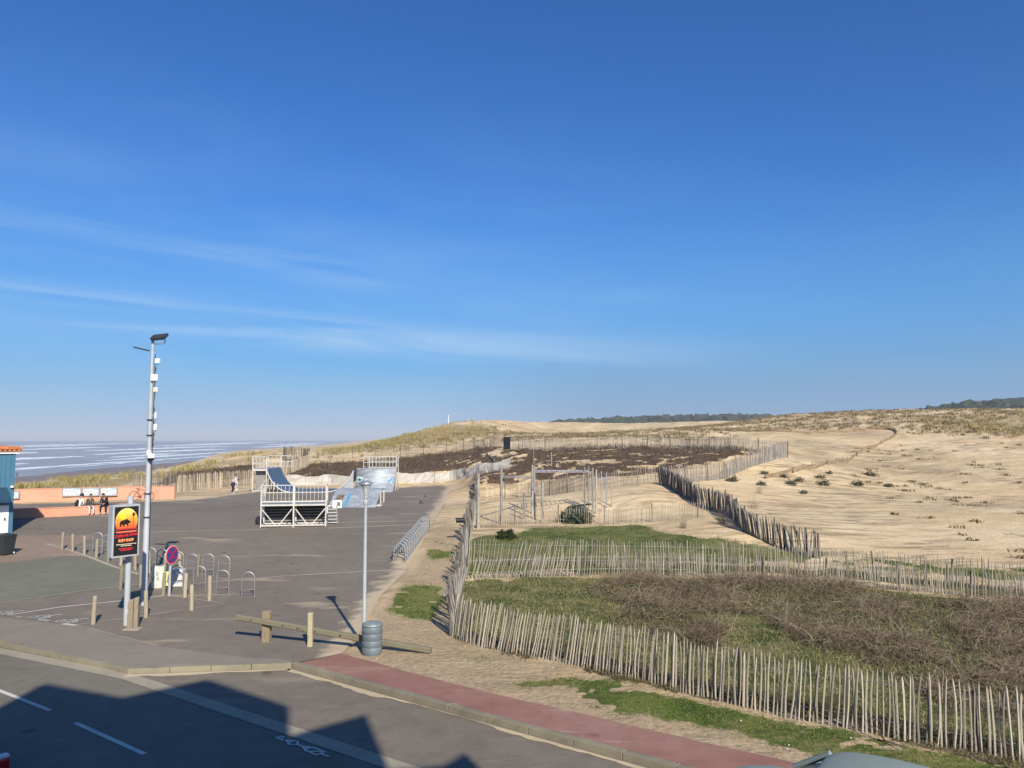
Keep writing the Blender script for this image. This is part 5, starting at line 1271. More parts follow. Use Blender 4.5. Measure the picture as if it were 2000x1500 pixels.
# ------------------------------------------------------------ skate park
SHEET = bpy.data.materials.new('worn steel sheet'); SHEET.use_nodes = True; t = NT(SHEET.node_tree); b = SHEET.node_tree.nodes['Principled BSDF']
o_ = t.obj(); n1 = t.noise(t.mapping(o_, (1, 1, 4)), 1.2, 5, .6); n2 = t.noise(o_, 14, 4, .6)
c_ = t.mix(t.step(n1, .35, .7), (.30, .33, .36), (.48, .49, .48)); c_ = t.mix(t.step(n2, .58, .7), c_, (.62, .62, .60)); t.l.new(c_, b.inputs['Base Color'])
b.inputs['Metallic'].default_value = .3; t.l.new(t.math('MULTIPLY_ADD', n1, .3, .48), b.inputs['Roughness'])
SLATE = mat('blue grey ramp sheet', (.10, .15, .21), .42, .3, var=.1, vs=2); DECK = mat('grey deck', (.30, .31, .33), .6, .1); DKW = mat('dark ramp lining', (.05, .045, .04), .8); RIBW = mat('grey timber rib', (.30, .28, .25), .8)
TAG1 = mat('pale green tag', (.45, .60, .56), .6, var=.2, vs=8); TAG2 = mat('blue tag', (.12, .38, .55), .6, var=.2, vs=8); TAG3 = mat('teal dark tag', (.03, .12, .14), .6)
def local(o, rz):
    M = Matrix.Rotation(rz, 3, 'Z'); return lambda x, y, z: M @ Vector((x, y, z))
def quarter(root, x0, x1, Y0, Y1, hgt_, m_, sgn=1, deck=1.2, name='ramp_surface', mir=False):
    """surface: flat at (x0) rising to deck edge at x1; width along Y"""
    n = 14; vs = []; vb = []; run = x1-x0
    for i in range(n+1):
        a = (i/n)*R(68); x = x0+run*math.sin(a)/math.sin(R(68)); z = hgt_*(1-math.cos(a))/(1-math.cos(R(68)))
        vs += [(x, Y0, z+.03), (x, Y1, z+.03)]; vb += [(x, Y0, z), (x, Y1, z)]
    mb = MB(); k = len(vs); mb.add(vs+vb, [(2*i, 2*i+2, 2*i+3, 2*i+1) for i in range(n)]+[(k+2*i, k+2*i+1, k+2*i+3, k+2*i+2) for i in range(n)]+[(2*i, k+2*i, k+2*i+2, 2*i+2) for i in range(n)]+[(2*i+1, 2*i+3, k+2*i+3, k+2*i+1) for i in range(n)])
    mb.build(name, m_, root, True)
    return [(vs[2*i][0], vs[2*i][2]) for i in range(n+1)]
def rail_panel(root, p, q, h, bars=8, r=.02, mids=(1.,), name='guard_rail', z0=.12, m_=None):
    p, q = Vector(p), Vector(q); mb = MB()
    for u in mids: mb.tube([p+Vector((0, 0, h*u)), q+Vector((0, 0, h*u))], r*1.25, 6)
    mb.tube([p+Vector((0, 0, z0)), q+Vector((0, 0, z0))], r, 6)
    for e in (p, q): mb.tube([e, e+Vector((0, 0, h))], r*1.4, 6)
    f_ = mb.build(name, m_ or WPAINT, root)
    for i in range(1, bars):
        c = p.lerp(q, i/bars); mb = MB(); mb.tube([c+Vector((0, 0, z0)), c+Vector((0, 0, h))], r*.6, 5); mb.build('baluster', m_ or WPAINT, f_)
    return f_
def beam(root, p, q, w=.05, name='brace', m_=None):
    mb = MB(); mb.bar(p, q, w, w); return mb.build(name, m_ or WPAINT, root)

# 1. nearest quarter pipe seen from behind
o = G0(573, 1029); a_, b_ = G0(509, 1031), G0(636, 1028); w = (b_-a_).length; rz = math.atan2((b_-a_).y, (b_-a_).x)
q1 = thing('quarter_pipe', 'nearest quarter pipe seen from behind with white guard rail and stairs', 'skate ramp', (a_+b_)/2, rz)
D = 1.05; hd = 1.22; X = w/2
for x in (-X, 0, X):
    for y in (0, D): beam(q1, (x, y, 0), (x, y, hd+(1.03 if y == 0 else 0)), .06 if x else .08, 'upright')
for z in (.10, hd-.04, hd+.16): beam(q1, (-X, 0, z), (X, 0, z), .07, 'beam')
beam(q1, (-X, D, .1), (X, D, .1), .07, 'beam')
for s_ in (-1, 1):
    for y in (0,): 
        beam(q1, (s_*X*.97, 0, hd-.25), (s_*X*.56, 0, .12), .05); beam(q1, (s_*X*.06, 0, hd-.25), (s_*X*.44, 0, .12), .05)
    beam(q1, (s_*X, 0, .1), (s_*X, D, .1), .06, 'beam'); beam(q1, (s_*X, 0, hd-.04), (s_*X, D, hd-.04), .06, 'beam')
mb = MB(); mb.box((0, D/2, hd+.02), (w, D, .05)); mb.build('deck', DECK, q1)
rail_panel(q1, (-X, 0, hd), (-.04, 0, hd), 1.03, 8, .022, (1., .62)); rail_panel(q1, (.04, 0, hd), (X, 0, hd), 1.03, 8, .022, (1., .62))
rail_panel(q1, (X, .05, hd), (X, D, hd), 1.03, 3, .022, (1.,)); rail_panel(q1, (-X, .05, hd), (-X, D, hd), 1.03, 3, .022, (1.,))
# curved riding surface behind, with its cross ribs showing from the back
vs = []; n = 12; prof = []
for i in range(n+1):
    a = (1-i/n)*R(66); prof.append((D+2.0-2.0*math.sin(a)/math.sin(R(66)), hd*(1-math.cos(a))/(1-math.cos(R(66)))))
for y, z in prof: vs += [(-X, y, z+.02), (X, y, z+.02)]
mb = MB(); mb.add(vs, [(2*i, 2*i+1, 2*i+3, 2*i+2) for i in range(n)]); k = mb.build('ramp_surface', SHEET, q1, True)
md = k.modifiers.new('t', 'SOLIDIFY'); md.thickness = .03; md.offset = 1
for i in range(0, n, 1):
    y, z = prof[i]; mb = MB(); mb.box((0, y-.045, z-.07), (w-.1, .05, .07)); mb.build('cross_rib', DKW, q1)
mb = MB(); mb.box((0, D+.16, hd*.45), (w-.12, .03, hd*.86)); mb.build('dark_lining', DKW, q1)
for i in range(6): mb = MB(); mb.box((0, D+.10, .24+i*.155), (w-.12, .05, .05)); mb.build('cross_rib', RIBW, q1)
for x in (-X+.02, X-.02, 0):
    mb = MB(); mb.prism([(y, z) for y, z in prof]+[(prof[0][0], .0)], (x, 0, 0), (0, 1, 0), (0, 0, 1), (1, 0, 0), .03); mb.build('side_panel', DECK, q1)
st = MB()
for i in range(6):
    mb = MB(); mb.box((X+.32, .15+.0*i+i*.16, hd-.1-i*.2), (.5, .2, .035)); mb.build('stair_tread', WPAINT, q1)
beam(q1, (X+.56, .1, hd-.05), (X+.56, 1.1, .05), .05, 'stringer')
# coping and scooter shape left out: a dark bag at its left foot
mb = MB(); mb.tube([(0, 0, 0), (.02, 0, .18), (0, 0, .36), (0, 0, .44)], [.16, .2, .15, .06], 10); k = mb.build('bag_body', mat('dark backpack', (.02, .018, .03), .8, var=.3), None)
bg_ = thing('backpack', 'dark backpack left at the foot of the nearest ramp', 'bag', G0(505, 1024)); k.parent = bg_; mb = MB(); mb.tube([(-.08, -.16, .38), (-.1, -.24, .2), (-.08, -.17, .05)], .02, 5); mb.build('strap', BLACKP, bg_)

# 2. mini ramp: left and right quarters joined by a flat
LB = G0(500, 961); RB = G0(770, 957)
def ptx(px, py, y):  # x of a pixel column at depth y
    a, b, c = ray(px, py); return a/b*y
YF = LB.y; oz = float(base(YF))
mr = thing('mini_ramp', 'mini ramp with a blue grey left transition, a flat and a steel right transition', 'skate ramp', (ptx(600, 955, YF), YF, oz), 0)
ox = mr.location.x
def X_(px, dy=0): return ptx(px, 950, YF+dy)-ox
HL = 1.95; DW = 4.2
# left tower
xl0, xl1 = X_(493), X_(520)
for x in (xl0, xl1):
    for y in (0, DW): beam(mr, (x, y, 0), (x, y, HL+1.05), .08, 'upright')
for y in (0, DW): beam(mr, (xl0, y, HL-.05), (xl1, y, HL-.05), .14, 'beam'); beam(mr, (xl0, y, .1), (xl1, y, .1), .08, 'beam')
beam(mr, (xl0+.5, 0, .15), (xl1, 0, 1.1), .05); 
mb = MB(); mb.box(((xl0+xl1)/2, DW/2, HL+.02), (xl1-xl0, DW, .05)); mb.build('deck', DECK, mr)
for i in range(7): mb = MB(); mb.box((xl0+.2+i*(xl1-xl0-.3)/6, .5, HL/2), (.16, .04, HL-.2)); mb.build('back_slat', RIBW, mr)
rail_panel(mr, (xl0, 0, HL), (xl1, 0, HL), 1.08, 4, .025, (1., .5)); rail_panel(mr, (xl0, .05, HL), (xl0, DW, HL), 1.08, 8, .025, (1., .5)); rail_panel(mr, (xl0, DW, HL), (xl1+1.0, DW, HL), 1.1, 6, .025, (1., .5))
xf0, xf1, xr1 = X_(566), X_(638), X_(690)
pf = quarter(mr, xf0, xl1, 0, DW, HL, SLATE)
mb = MB(); mb.box(((xf0+xf1)/2, DW/2, .02), (xf1-xf0, DW, .05)); mb.build('flat', SLATE, mr)
pr2 = quarter(mr, xf1, xr1, 0, DW, 1.85, SLATE)
for pf_ in (pf, pr2):
    mb = MB(); mb.tube([(x, -.03, z-.03) for x, z in pf_], .055, 6); mb.build('edge_strip', WPAINT, mr)
    mb = MB(); mb.prism([(x, z) for x, z in pf_]+[(pf_[-1][0], 0)], (0, .03, 0), (1, 0, 0), (0, 0, 1), (0, 1, 0), .03); mb.build('side_panel', DKW if pf_ is pf else SHEET, mr)
for i in range(4): mb = MB(); x = xl1+.15+i*.28; mb.box((x, .0, .35+.1*(4-i)), (.06, .06, (.9-.12*i))); mb.build('stud', WPAINT, mr)
# 3. right quarter pipe of bare steel, facing the viewer
YQ = 67.; xq0, xq1 = ptx(688, 955, YQ), ptx(766, 955, YQ); wq = xq1-xq0; zq = float(base(YQ))
q3 = thing('quarter_pipe', 'wide bare steel quarter pipe with green and blue tags and a railed deck', 'skate ramp', ((xq0+xq1)/2, YQ, zq), 0)
hq = H+(ray(700, 916)[2]/ray(700, 916)[1])*(YQ+1.9)-zq; Xq = wq/2; vs = []; n = 14; pq = []
for i in range(n+1):
    a = i/n*R(70); pq.append((1.9*math.sin(a)/math.sin(R(70)), hq*(1-math.cos(a))/(1-math.cos(R(70)))))
for y, z in pq: vs += [(-Xq, y, z), (Xq, y, z)]
mb = MB(); mb.add(vs, [(2*i, 2*i+1, 2*i+3, 2*i+2) for i in range(n)]); k = mb.build('ramp_surface', SHEET, q3, True); md = k.modifiers.new('t', 'SOLIDIFY'); md.thickness = .04
for s_ in (-1, 1): mb = MB(); mb.prism(pq+[(pq[-1][0], 0)], (s_*Xq, 0, 0), (0, 1, 0), (0, 0, 1), (-s_, 0, 0), .03); mb.build('side_panel', DECK, q3)
mb = MB(); mb.box((0, 1.9+.75, hq), (wq, 1.5, .05)); mb.build('deck', SLATE, q3)
mb = MB(); mb.tube([(-Xq, 1.9, hq+.03), (Xq, 1.9, hq+.03)], .035, 8); mb.build('coping', STEEL, q3, True)
for x in (-Xq, -Xq+1.0, Xq): 
    for y in (1.95, 3.4): beam(q3, (x, y, 0), (x, y, hq), .07, 'upright')
rail_panel(q3, (-Xq+1.05, 2.1, hq), (Xq, 2.1, hq), 1.1, 8, .028, (1., .62)); rail_panel(q3, (Xq, 2.15, hq), (Xq, 3.4, hq), 1.1, 3, .025, (1., .5)); rail_panel(q3, (-Xq+.3, 3.4, hq), (Xq, 3.4, hq), 1.05, 8, .022, (1., .5))
beam(q3, (Xq+.02, 1.9, hq), (Xq+.02, 3.4, .1), .05)
def blob(root, cx, cz, s, m_, seed, prof_y):
    rg = random.Random(seed); pts_ = []
    for i in range(18):
        a = i*2*math.pi/18; r = s*rg.uniform(.55, 1.1); pts_.append((cx+r*math.cos(a)*1.15, cz+r*math.sin(a)))
    vs = [(x, prof_y(z)-.015, z) for x, z in pts_]; mb = MB(); c = (cx, prof_y(cz)-.02, cz); mb.add(vs+[c], [(i, (i+1) % 18, 18) for i in range(18)]); mb.build('graffiti_tag', m_, root)
def py_(z): return float(np.interp(z, [q[1] for q in pq], [q[0] for q in pq]))-.03
blob(q3, -Xq+.35, .98, .34, TAG1, 1, py_); blob(q3, -Xq+.32, 1.0, .17, TAG3, 2, lambda z: py_(z)-.01); blob(q3, -Xq+.85, .85, .3, TAG1, 3, py_)
blob(q3, Xq-.42, .92, .33, TAG1, 4, py_); blob(q3, Xq-.42, .92, .2, TAG2, 5, lambda z: py_(z)-.01)
# 4. steel bank facing the viewer
a_, b_ = G0(668, 991), G0(733, 991); YB = a_.y; xb0, xb1 = a_.x-.95, b_.x; zb = float(base(YB))
bk = thing('bank_ramp', 'low steel bank ramp with a blue streak of paint facing the viewer', 'skate ramp', ((xb0+xb1)/2, YB, zb), 0); Xb = (xb1-xb0)/2; hb = 1.05; db = 2.4
mb = MB(); mb.prism([(0, 0.0), (db, hb), (db+1.4, hb), (db+1.4, hb-.04), (db, hb-.04), (.08, -.01)], (-Xb, 0, 0), (0, 1, 0), (0, 0, 1), (1, 0, 0), 2*Xb); mb.build('ramp_surface', SHEET, bk)
for x in (-Xb+.05, 0, Xb-.05):
    beam(bk, (x, .1, .05), (x, db+1.35, .05), .07, 'beam'); beam(bk, (x, db, .05), (x, db, hb-.05), .07, 'upright'); beam(bk, (x, db+1.35, .05), (x, db+1.35, hb-.05), .07, 'upright')
mb = MB(); mb.add([(-Xb+.95, .02, .03), (-Xb+1.2, .02, .03), (-Xb+1.25, 1.8, .81), (-Xb+1.05, 1.8, .81)], [(0, 1, 2, 3)]); mb.build('painted_streak', TAG2, bk)
mb = MB(); mb.add([(-Xb+.2, .5, .245), (-Xb+.75, .4, .20), (-Xb+.8, 1.6, .725), (-Xb+.3, 1.6, .725)], [(0, 1, 2, 3)]); mb.build('rust_patch', mat('rusty steel', (.22, .17, .12), .7, .2, var=.3), bk)
mb = MB(); mb.box((Xb+.12, .9, .06), (.3, .5, .1), bev=.02); mb.build('ballast_foot', WPAINT, bk)

# ------------------------------------------------------------ exercise frame
EXW = wood('grey exercise post', (.34, .32, .28)); EXM = mat('grey bar', (.42, .40, .42), .5, .4)
def post(root, px, pyt, pyb, r=.075, m_=None, lean=(0, 0)):
    r *= .78
    g = G(px, pyb); a, b, c = ray(px, pyt); zt = H+c/b*g.y; o = root.location
    mb = MB(); mb.tube([g-o-Vector((0, 0, .1)), Vector((g.x+lean[0], g.y, zt))-o], [r, r*.92], 10); mb.build('post', m_ or EXW, root, True)
    return g, zt
o = G(1040, 1010); ex = thing('exercise_rig', 'tall timber exercise frame with bars and ladder among the sand', 'exercise frame', o)
PS = [(934, 925, 1032, .12), (979, 911, 1024, .10), (1024, 962, 1014, .09), (1040, 908, 1003, .08), (1044, 910, 1014, .08), (1060, 942, 1020, .09), (1142, 912, 1000, .07), (1150, 911, 998, .06), (1158, 914, 1006, .08), (1165, 917, 1004, .07)]
PP = [post(ex, *q) for q in PS]
def bar_at(px0_, py0_, g0_, px1_, py1_, g1_, r=.03):
    a = P(px0_, py0_, g0_.y); b = P(px1_, py1_, g1_.y); mb = MB(); mb.tube([a-o, b-o], r, 6); mb.build('bar', EXM, ex, True); return a, b
bar_at(979, 930, PP[1][0], 1041, 931, PP[3][0]); bar_at(979, 933, PP[1][0], 1041, 934, PP[3][0])
a0, a1 = bar_at(1041, 919, PP[3][0], 1150, 919, PP[7][0], .035); b0, b1 = bar_at(1044, 922, PP[4][0], 1158, 922, PP[8][0], .035)
for i in range(1, 12): mb = MB(); u = i/12; mb.tube([a0.lerp(a1, u)-o, b0.lerp(b1, u)-o], .02, 5); mb.build('rung', EXM, ex)
mb = MB(); p = P(1060, 958, PP[5][0].y)-o; mb.tube([p+Vector((-.5, 0, -.05)), p+Vector((-.2, 0, .2)), p], .03, 6); mb.build('hook', EXM, ex)
o2 = G(1180, 995); ob = o2; r_ = thing('exercise_bars', 'slim pull up bars with hoop right of the exercise frame', 'exercise frame', o2)
for px, pt, pb in ((1175, 920, 999), (1185, 923, 992), (1195, 930, 990)):
    g = G(px, pb); a, b, c = ray(px, pt); zt = H+c/b*g.y; mb = MB(); mb.tube([g-o2, Vector((g.x, g.y, zt))-o2], .035, 6); mb.build('post', EXM, r_, True)
mb = MB(); g = G(1175, 999); p = P(1175, 945, g.y)-o2; mb.tube([p+Vector((0, 0, .0)), p+Vector((-.3, 0, .35)), p+Vector((-.75, 0, .3)), p+Vector((-.95, 0, -.1))], .025, 6); mb.build('arched_bar', EXM, r_, True)
mb = MB(); a = P(1165, 936, g.y)-o2; b = P(1195, 932, g.y)-o2; mb.tube([a, b], .03, 6); mb.build('bar', EXM, r_, True)
g = G(1155, 1003); LD = thing('leaning_ladder', 'dark ladder like climbing bars beside the round bush', 'exercise frame', g)
for dx in (0, .5):
    mb = MB(); mb.tube([(-2.0, 1.6+dx, .05), (0, dx, .55)], .035, 6); mb.build('side_bar', DARKM, LD)
for i in range(7): u = (i+.5)/7; mb = MB(); mb.tube([(-2+2*u, 1.6-1.6*u, .05+.5*u), (-2+2*u, 2.1-1.6*u, .05+.5*u)], .025, 5); mb.build('rung', DARKM, LD)
# ------------------------------------------------------------ orange walls, murals, kiosk
ORG = bpy.data.materials.new('salmon render'); ORG.use_nodes = True; t = NT(ORG.node_tree); b = ORG.node_tree.nodes['Principled BSDF']
p_ = t.pos(); c_ = t.mix(t.step(t.noise(p_, .6, 4, .6), .3, .7), (.60, .285, .175), (.68, .345, .225)); c_ = t.mix(t.math('MULTIPLY', t.step(t.noise(t.mapping(p_, (3, 3, .5)), 1, 4, .6), .55, .75), .35), c_, (.50, .24, .15)); t.l.new(c_, b.inputs['Base Color']); b.inputs['Roughness'].default_value = .9
t.l.new(t.bump(t.noise(p_, 25, 3, .6), .4, .01), b.inputs['Normal'])
def wall(label, base_px, h, th, name='low_wall'):
    pts_ = [G0(*q) for q in base_px]; o = pts_[0].copy(); root = thing(name, label, 'wall', o)
    L = smooth_line(pts_, 4); vs = []
    for i, p in enumerate(L):
        d = (L[min(i+1, len(L)-1)]-L[max(i-1, 0)]).normalized(); nn = Vector((-d.y, d.x)); z = float(base(p.y))
        for s_, zz in ((0, -.1), (0, h), (1, h), (1, -.1)): q = p+nn*th*s_; vs.append((q.x-o.x, q.y-o.y, z+zz-o.z))
    n = len(L); mb = MB(); mb.add(vs, [(i*4+k, (i+1)*4+k, (i+1)*4+(k+1) % 4, i*4+(k+1) % 4) for i in range(n-1) for k in range(4)]+[(0, 1, 2, 3), tuple((n-1)*4+k for k in range(4))]); mb.build('wall', ORG, root)
    vs = []
    for i, p in enumerate(L):
        d = (L[min(i+1, len(L)-1)]-L[max(i-1, 0)]).normalized(); nn = Vector((-d.y, d.x)); z = float(base(p.y))
        for s_, zz in ((-.03, h+.003), (-.03, h+.045), (th+.03, h+.045), (th+.03, h+.003)): q = p+nn*s_; vs.append((q.x-o.x, q.y-o.y, z+zz-o.z))
    mb = MB(); mb.add(vs, [(i*4+k, (i+1)*4+k, (i+1)*4+(k+1) % 4, i*4+(k+1) % 4) for i in range(n-1) for k in range(4)]+[(0, 1, 2, 3), tuple((n-1)*4+k for k in range(4))]); mb.build('coping', ORG, root)
    return pts_
bw_ = wall('long salmon orange wall at the back with three painted panels', [(-200, 992), (20, 982), (150, 978), (260, 974.5), (340, 974)], .92, .22)
fw_ = wall('low salmon orange seat wall where three people sit', [(-200, 1027), (20, 1013), (120, 1009), (216, 1003), (262, 1000)], .50, .40)
# painted panels on the back wall
MUR = bpy.data.materials.new('painted mural'); MUR.use_nodes = True; t = NT(MUR.node_tree); b = MUR.node_tree.nodes['Principled BSDF']
o_ = t.obj(); n1 = t.noise(t.mapping(o_, (1.2, 1, 2.2)), 2.2, 3, .5, 1.5); n2 = t.noise(t.mapping(o_, (1, 1, 1), (0, 0, 0), (7, 3, 1)), 3.2, 3, .5, 2.)
c_ = t.mix(t.step(n1, .47, .52), (.66, .62, .60), (.36, .47, .50)); c_ = t.mix(t.step(n2, .60, .63), c_, (.05, .10, .17)); c_ = t.mix(t.step(n2, .40, .37), c_, (.55, .42, .36)); t.l.new(c_, b.inputs['Base Color']); b.inputs['Roughness'].default_value = .7
FRM = mat('grey panel frame', (.30, .30, .30), .6)
def panel(px0_, px1_, pyt, pyb, lb):
    def on(px):
        xs = [p.x for p in bw_]; ys = [p.y for p in bw_]; a, b, c = ray(px, 965); y = 55.
        for _ in range(30): y = float(np.interp(a/b*y, xs, ys))
        return Vector((a/b*y, y, 0))
    a, b = on(px0_), on(px1_); yv = (a.y+b.y)/2; z0 = H+ray(px0_, pyb)[2]/ray(px0_, pyb)[1]*yv; z1 = H+ray(px0_, pyt)[2]/ray(px0_, pyt)[1]*yv
    w = (b-a).length; o = Vector(((a.x+b.x)/2, yv-.10, z0)); r_ = thing('mural_panel', lb, 'mural', o, math.atan2((b-a).y, (b-a).x), 'painted panels on the salmon wall')
    mb = MB(); mb.box((0, 0, (z1-z0)/2), (w-.06, .05, z1-z0)); mb.build('frame', FRM, r_)
    mb = MB(); mb.box((0, -.03, (z1-z0)/2), (w-.18, .02, z1-z0-.12)); mb.build('painting', MUR, r_)
panel(122, 161, 952.5, 969.5, 'left painted panel of the three on the back wall'); panel(161, 196, 952.5, 969, 'middle painted panel of the three on the back wall'); panel(196, 231, 952, 968.5, 'right painted panel of the three, nearest the bicycle'); panel(8, 41, 959, 974.5, 'lone painted panel on the wall beside the blue kiosk')

# blue kiosk
BLU = mat('teal blue boards', (.055, .165, .24), .7, var=.06, vs=1.5); BLU2 = mat('dark blue awning', (.012, .05, .09), .7); TER = mat('terracotta roof edge', (.62, .22, .08), .8, var=.15); WHT = mat('white door paint', (.78, .80, .82), .6, var=.03)
F_ = G0(24, 1040); kd = Vector((-.995, -.10, 0)); o = F_
kk = thing('kiosk', 'teal blue beach kiosk with an orange tiled roof edge and white door', 'kiosk', o)
hk = H-ray(24, 886)[2]/ray(24, 886)[1]*-F_.y-o.z
Mk = Matrix.Rotation(R(48.7), 3, 'Z'); c = Mk @ Vector((-3, .0, 0))
def kbox(name, x0, x1, y0, y1, z0, z1, m_, parent=kk, bev=0):
    mb = MB(); mb.box(Mk @ Vector(((x0+x1)/2, (y0+y1)/2, 0))+Vector((0, 0, (z0+z1)/2)), (x1-x0, y1-y0, z1-z0), M=Mk); return mb.build(name, m_, parent)
bd = kbox('wall', -6, 0, 0, 5, -.3, hk, BLU)
for i in range(28): kbox('board', -6+i*.2143+.01, -6+(i+1)*.2143-.01, -.025, -.002, .0, hk-.02, BLU)
kbox('eaves_board', -6.2, .12, -.12, 5.1, hk, hk+.12, WHT); rf = kbox('roof', -6.25, .2, -.2, 5.2, hk+.125, hk+.33, TER)
for i in range(30):
    mb = MB(); mb.tube([Mk @ Vector((-6.1+i*.215, -.32, 0))+Vector((0, 0, hk+.30)), Mk @ Vector((-6.1+i*.215, 2.4, 0))+Vector((0, 0, hk+.34))], .07, 8); mb.build('roof_tile', TER, rf)
dr_ = kbox('door', -1.5, -.22, -.06, -.03, .02, 1.42, WHT); kbox('door_handle', -.42, -.36, -.10, -.062, .65, .8, DARKM, dr_)
mb = MB(); mb.prism([(-.02, 2.35), (-.02, 1.62), (-.8, 1.62)], Mk @ Vector((-2.6, 0, 0)), Mk @ Vector((0, 1, 0)), (0, 0, 1), Mk @ Vector((1, 0, 0)), 2.28); mb.build('awning', BLU2, kk)
mb = MB(); mb.lathe([(.08, 0), (.08, .1)], 12, Mk @ Vector((-.14, -.12, 0))+Vector((0, 0, hk-1.75))); mb.build('wall_lamp', WHITEP, kk)

# ------------------------------------------------------------ house behind the viewer, it shades the road
HW = mat('cream house render', (.55, .50, .42), .9, var=.06, vs=1); HR = mat('red roof tiles', (.40, .15, .08), .85, var=.25, vs=4)
hs_ = thing('beach_house', 'cream gabled apartment house at the viewer back, shading the road', 'house', (0, -1.25, 0))
pr_ = [(-30, -.2), (-30, 6.), (-14, 9.), (-12.5, 9.6), (-11, 12.2), (-8.8, 10.2), (-6.6, 10.4)]
tn_ = math.tan(SUN_EL)
for q_ in ((0, 1387), (90, 1335), (240, 1362), (405, 1327), (565, 1380), (566, 1437), (715, 1395), (760, 1503), (865, 1495), (908, 1470), (940, 1503)):
    g_ = G0(q_[0], q_[1], RZ); tt_ = -(g_.y+1.25)/sy; pr_.append((g_.x+sx*tt_, g_.z+tt_*tn_))
pr_ += [(pr_[-1][0]+.05, 7.2), (14, 7.2), (14, -.2)]
mb = MB(); mb.prism(pr_, (0, 0, 0), (1, 0, 0), (0, 0, 1), (0, -1, 0), 9); mb.build('wall', HW, hs_)
for i in range(1, len(pr_)-2):
    a, b = Vector((pr_[i][0], 0, pr_[i][1])), Vector((pr_[i+1][0], 0, pr_[i+1][1])); d = b-a
    if abs(d.x) < .4 or d.length < .3: continue
    mb = MB(); M_ = Matrix((Vector((d.normalized())), Vector((0, 1, 0)), d.normalized().cross(Vector((0, 1, 0))))).transposed(); mb.box((a+b)/2+Vector((0, -4.6, .035)), (d.length+.03, 8.9, .05), M=M_); mb.build('roof', HR, hs_)
GLS = mat('window glass', (.05, .07, .09), .1, .0, var=.02)
for x in (-9, -6, -3, 3.0, 6, 9):
    for z in (1.5, 4.4):
        if z > 3 and abs(x) < 3.5 and x > 0: continue
        mb = MB(); mb.box((x, .02, z+.3), (1.2, .08, 1.5)); w_ = mb.build('window', WHT, hs_); mb = MB(); mb.box((x, .07, z+.3), (1.05, .03, 1.35)); mb.build('pane', GLS, w_)

# ------------------------------------------------------------ lettering on the road
LET = list('PAYANT'); a = G0(551, 1442, RZ+.012); b = G0(634, 1474.5, RZ+.012)
tx = thing('road_lettering', 'white stacked letters PAYANT painted along the road edge', 'road marking', (a+b)/2)
tx['kind'] = 'thing'; ang = math.atan2((a-b).y, (a-b).x)-PI2
for i, ch in enumerate(LET):
    p = a.lerp(b, i/5)-(a+b)/2; k = text(ch, .34, p, (0, 0, ang), PAINT, 'letter', tx, .008, 0, .95, 'CENTER', .002)

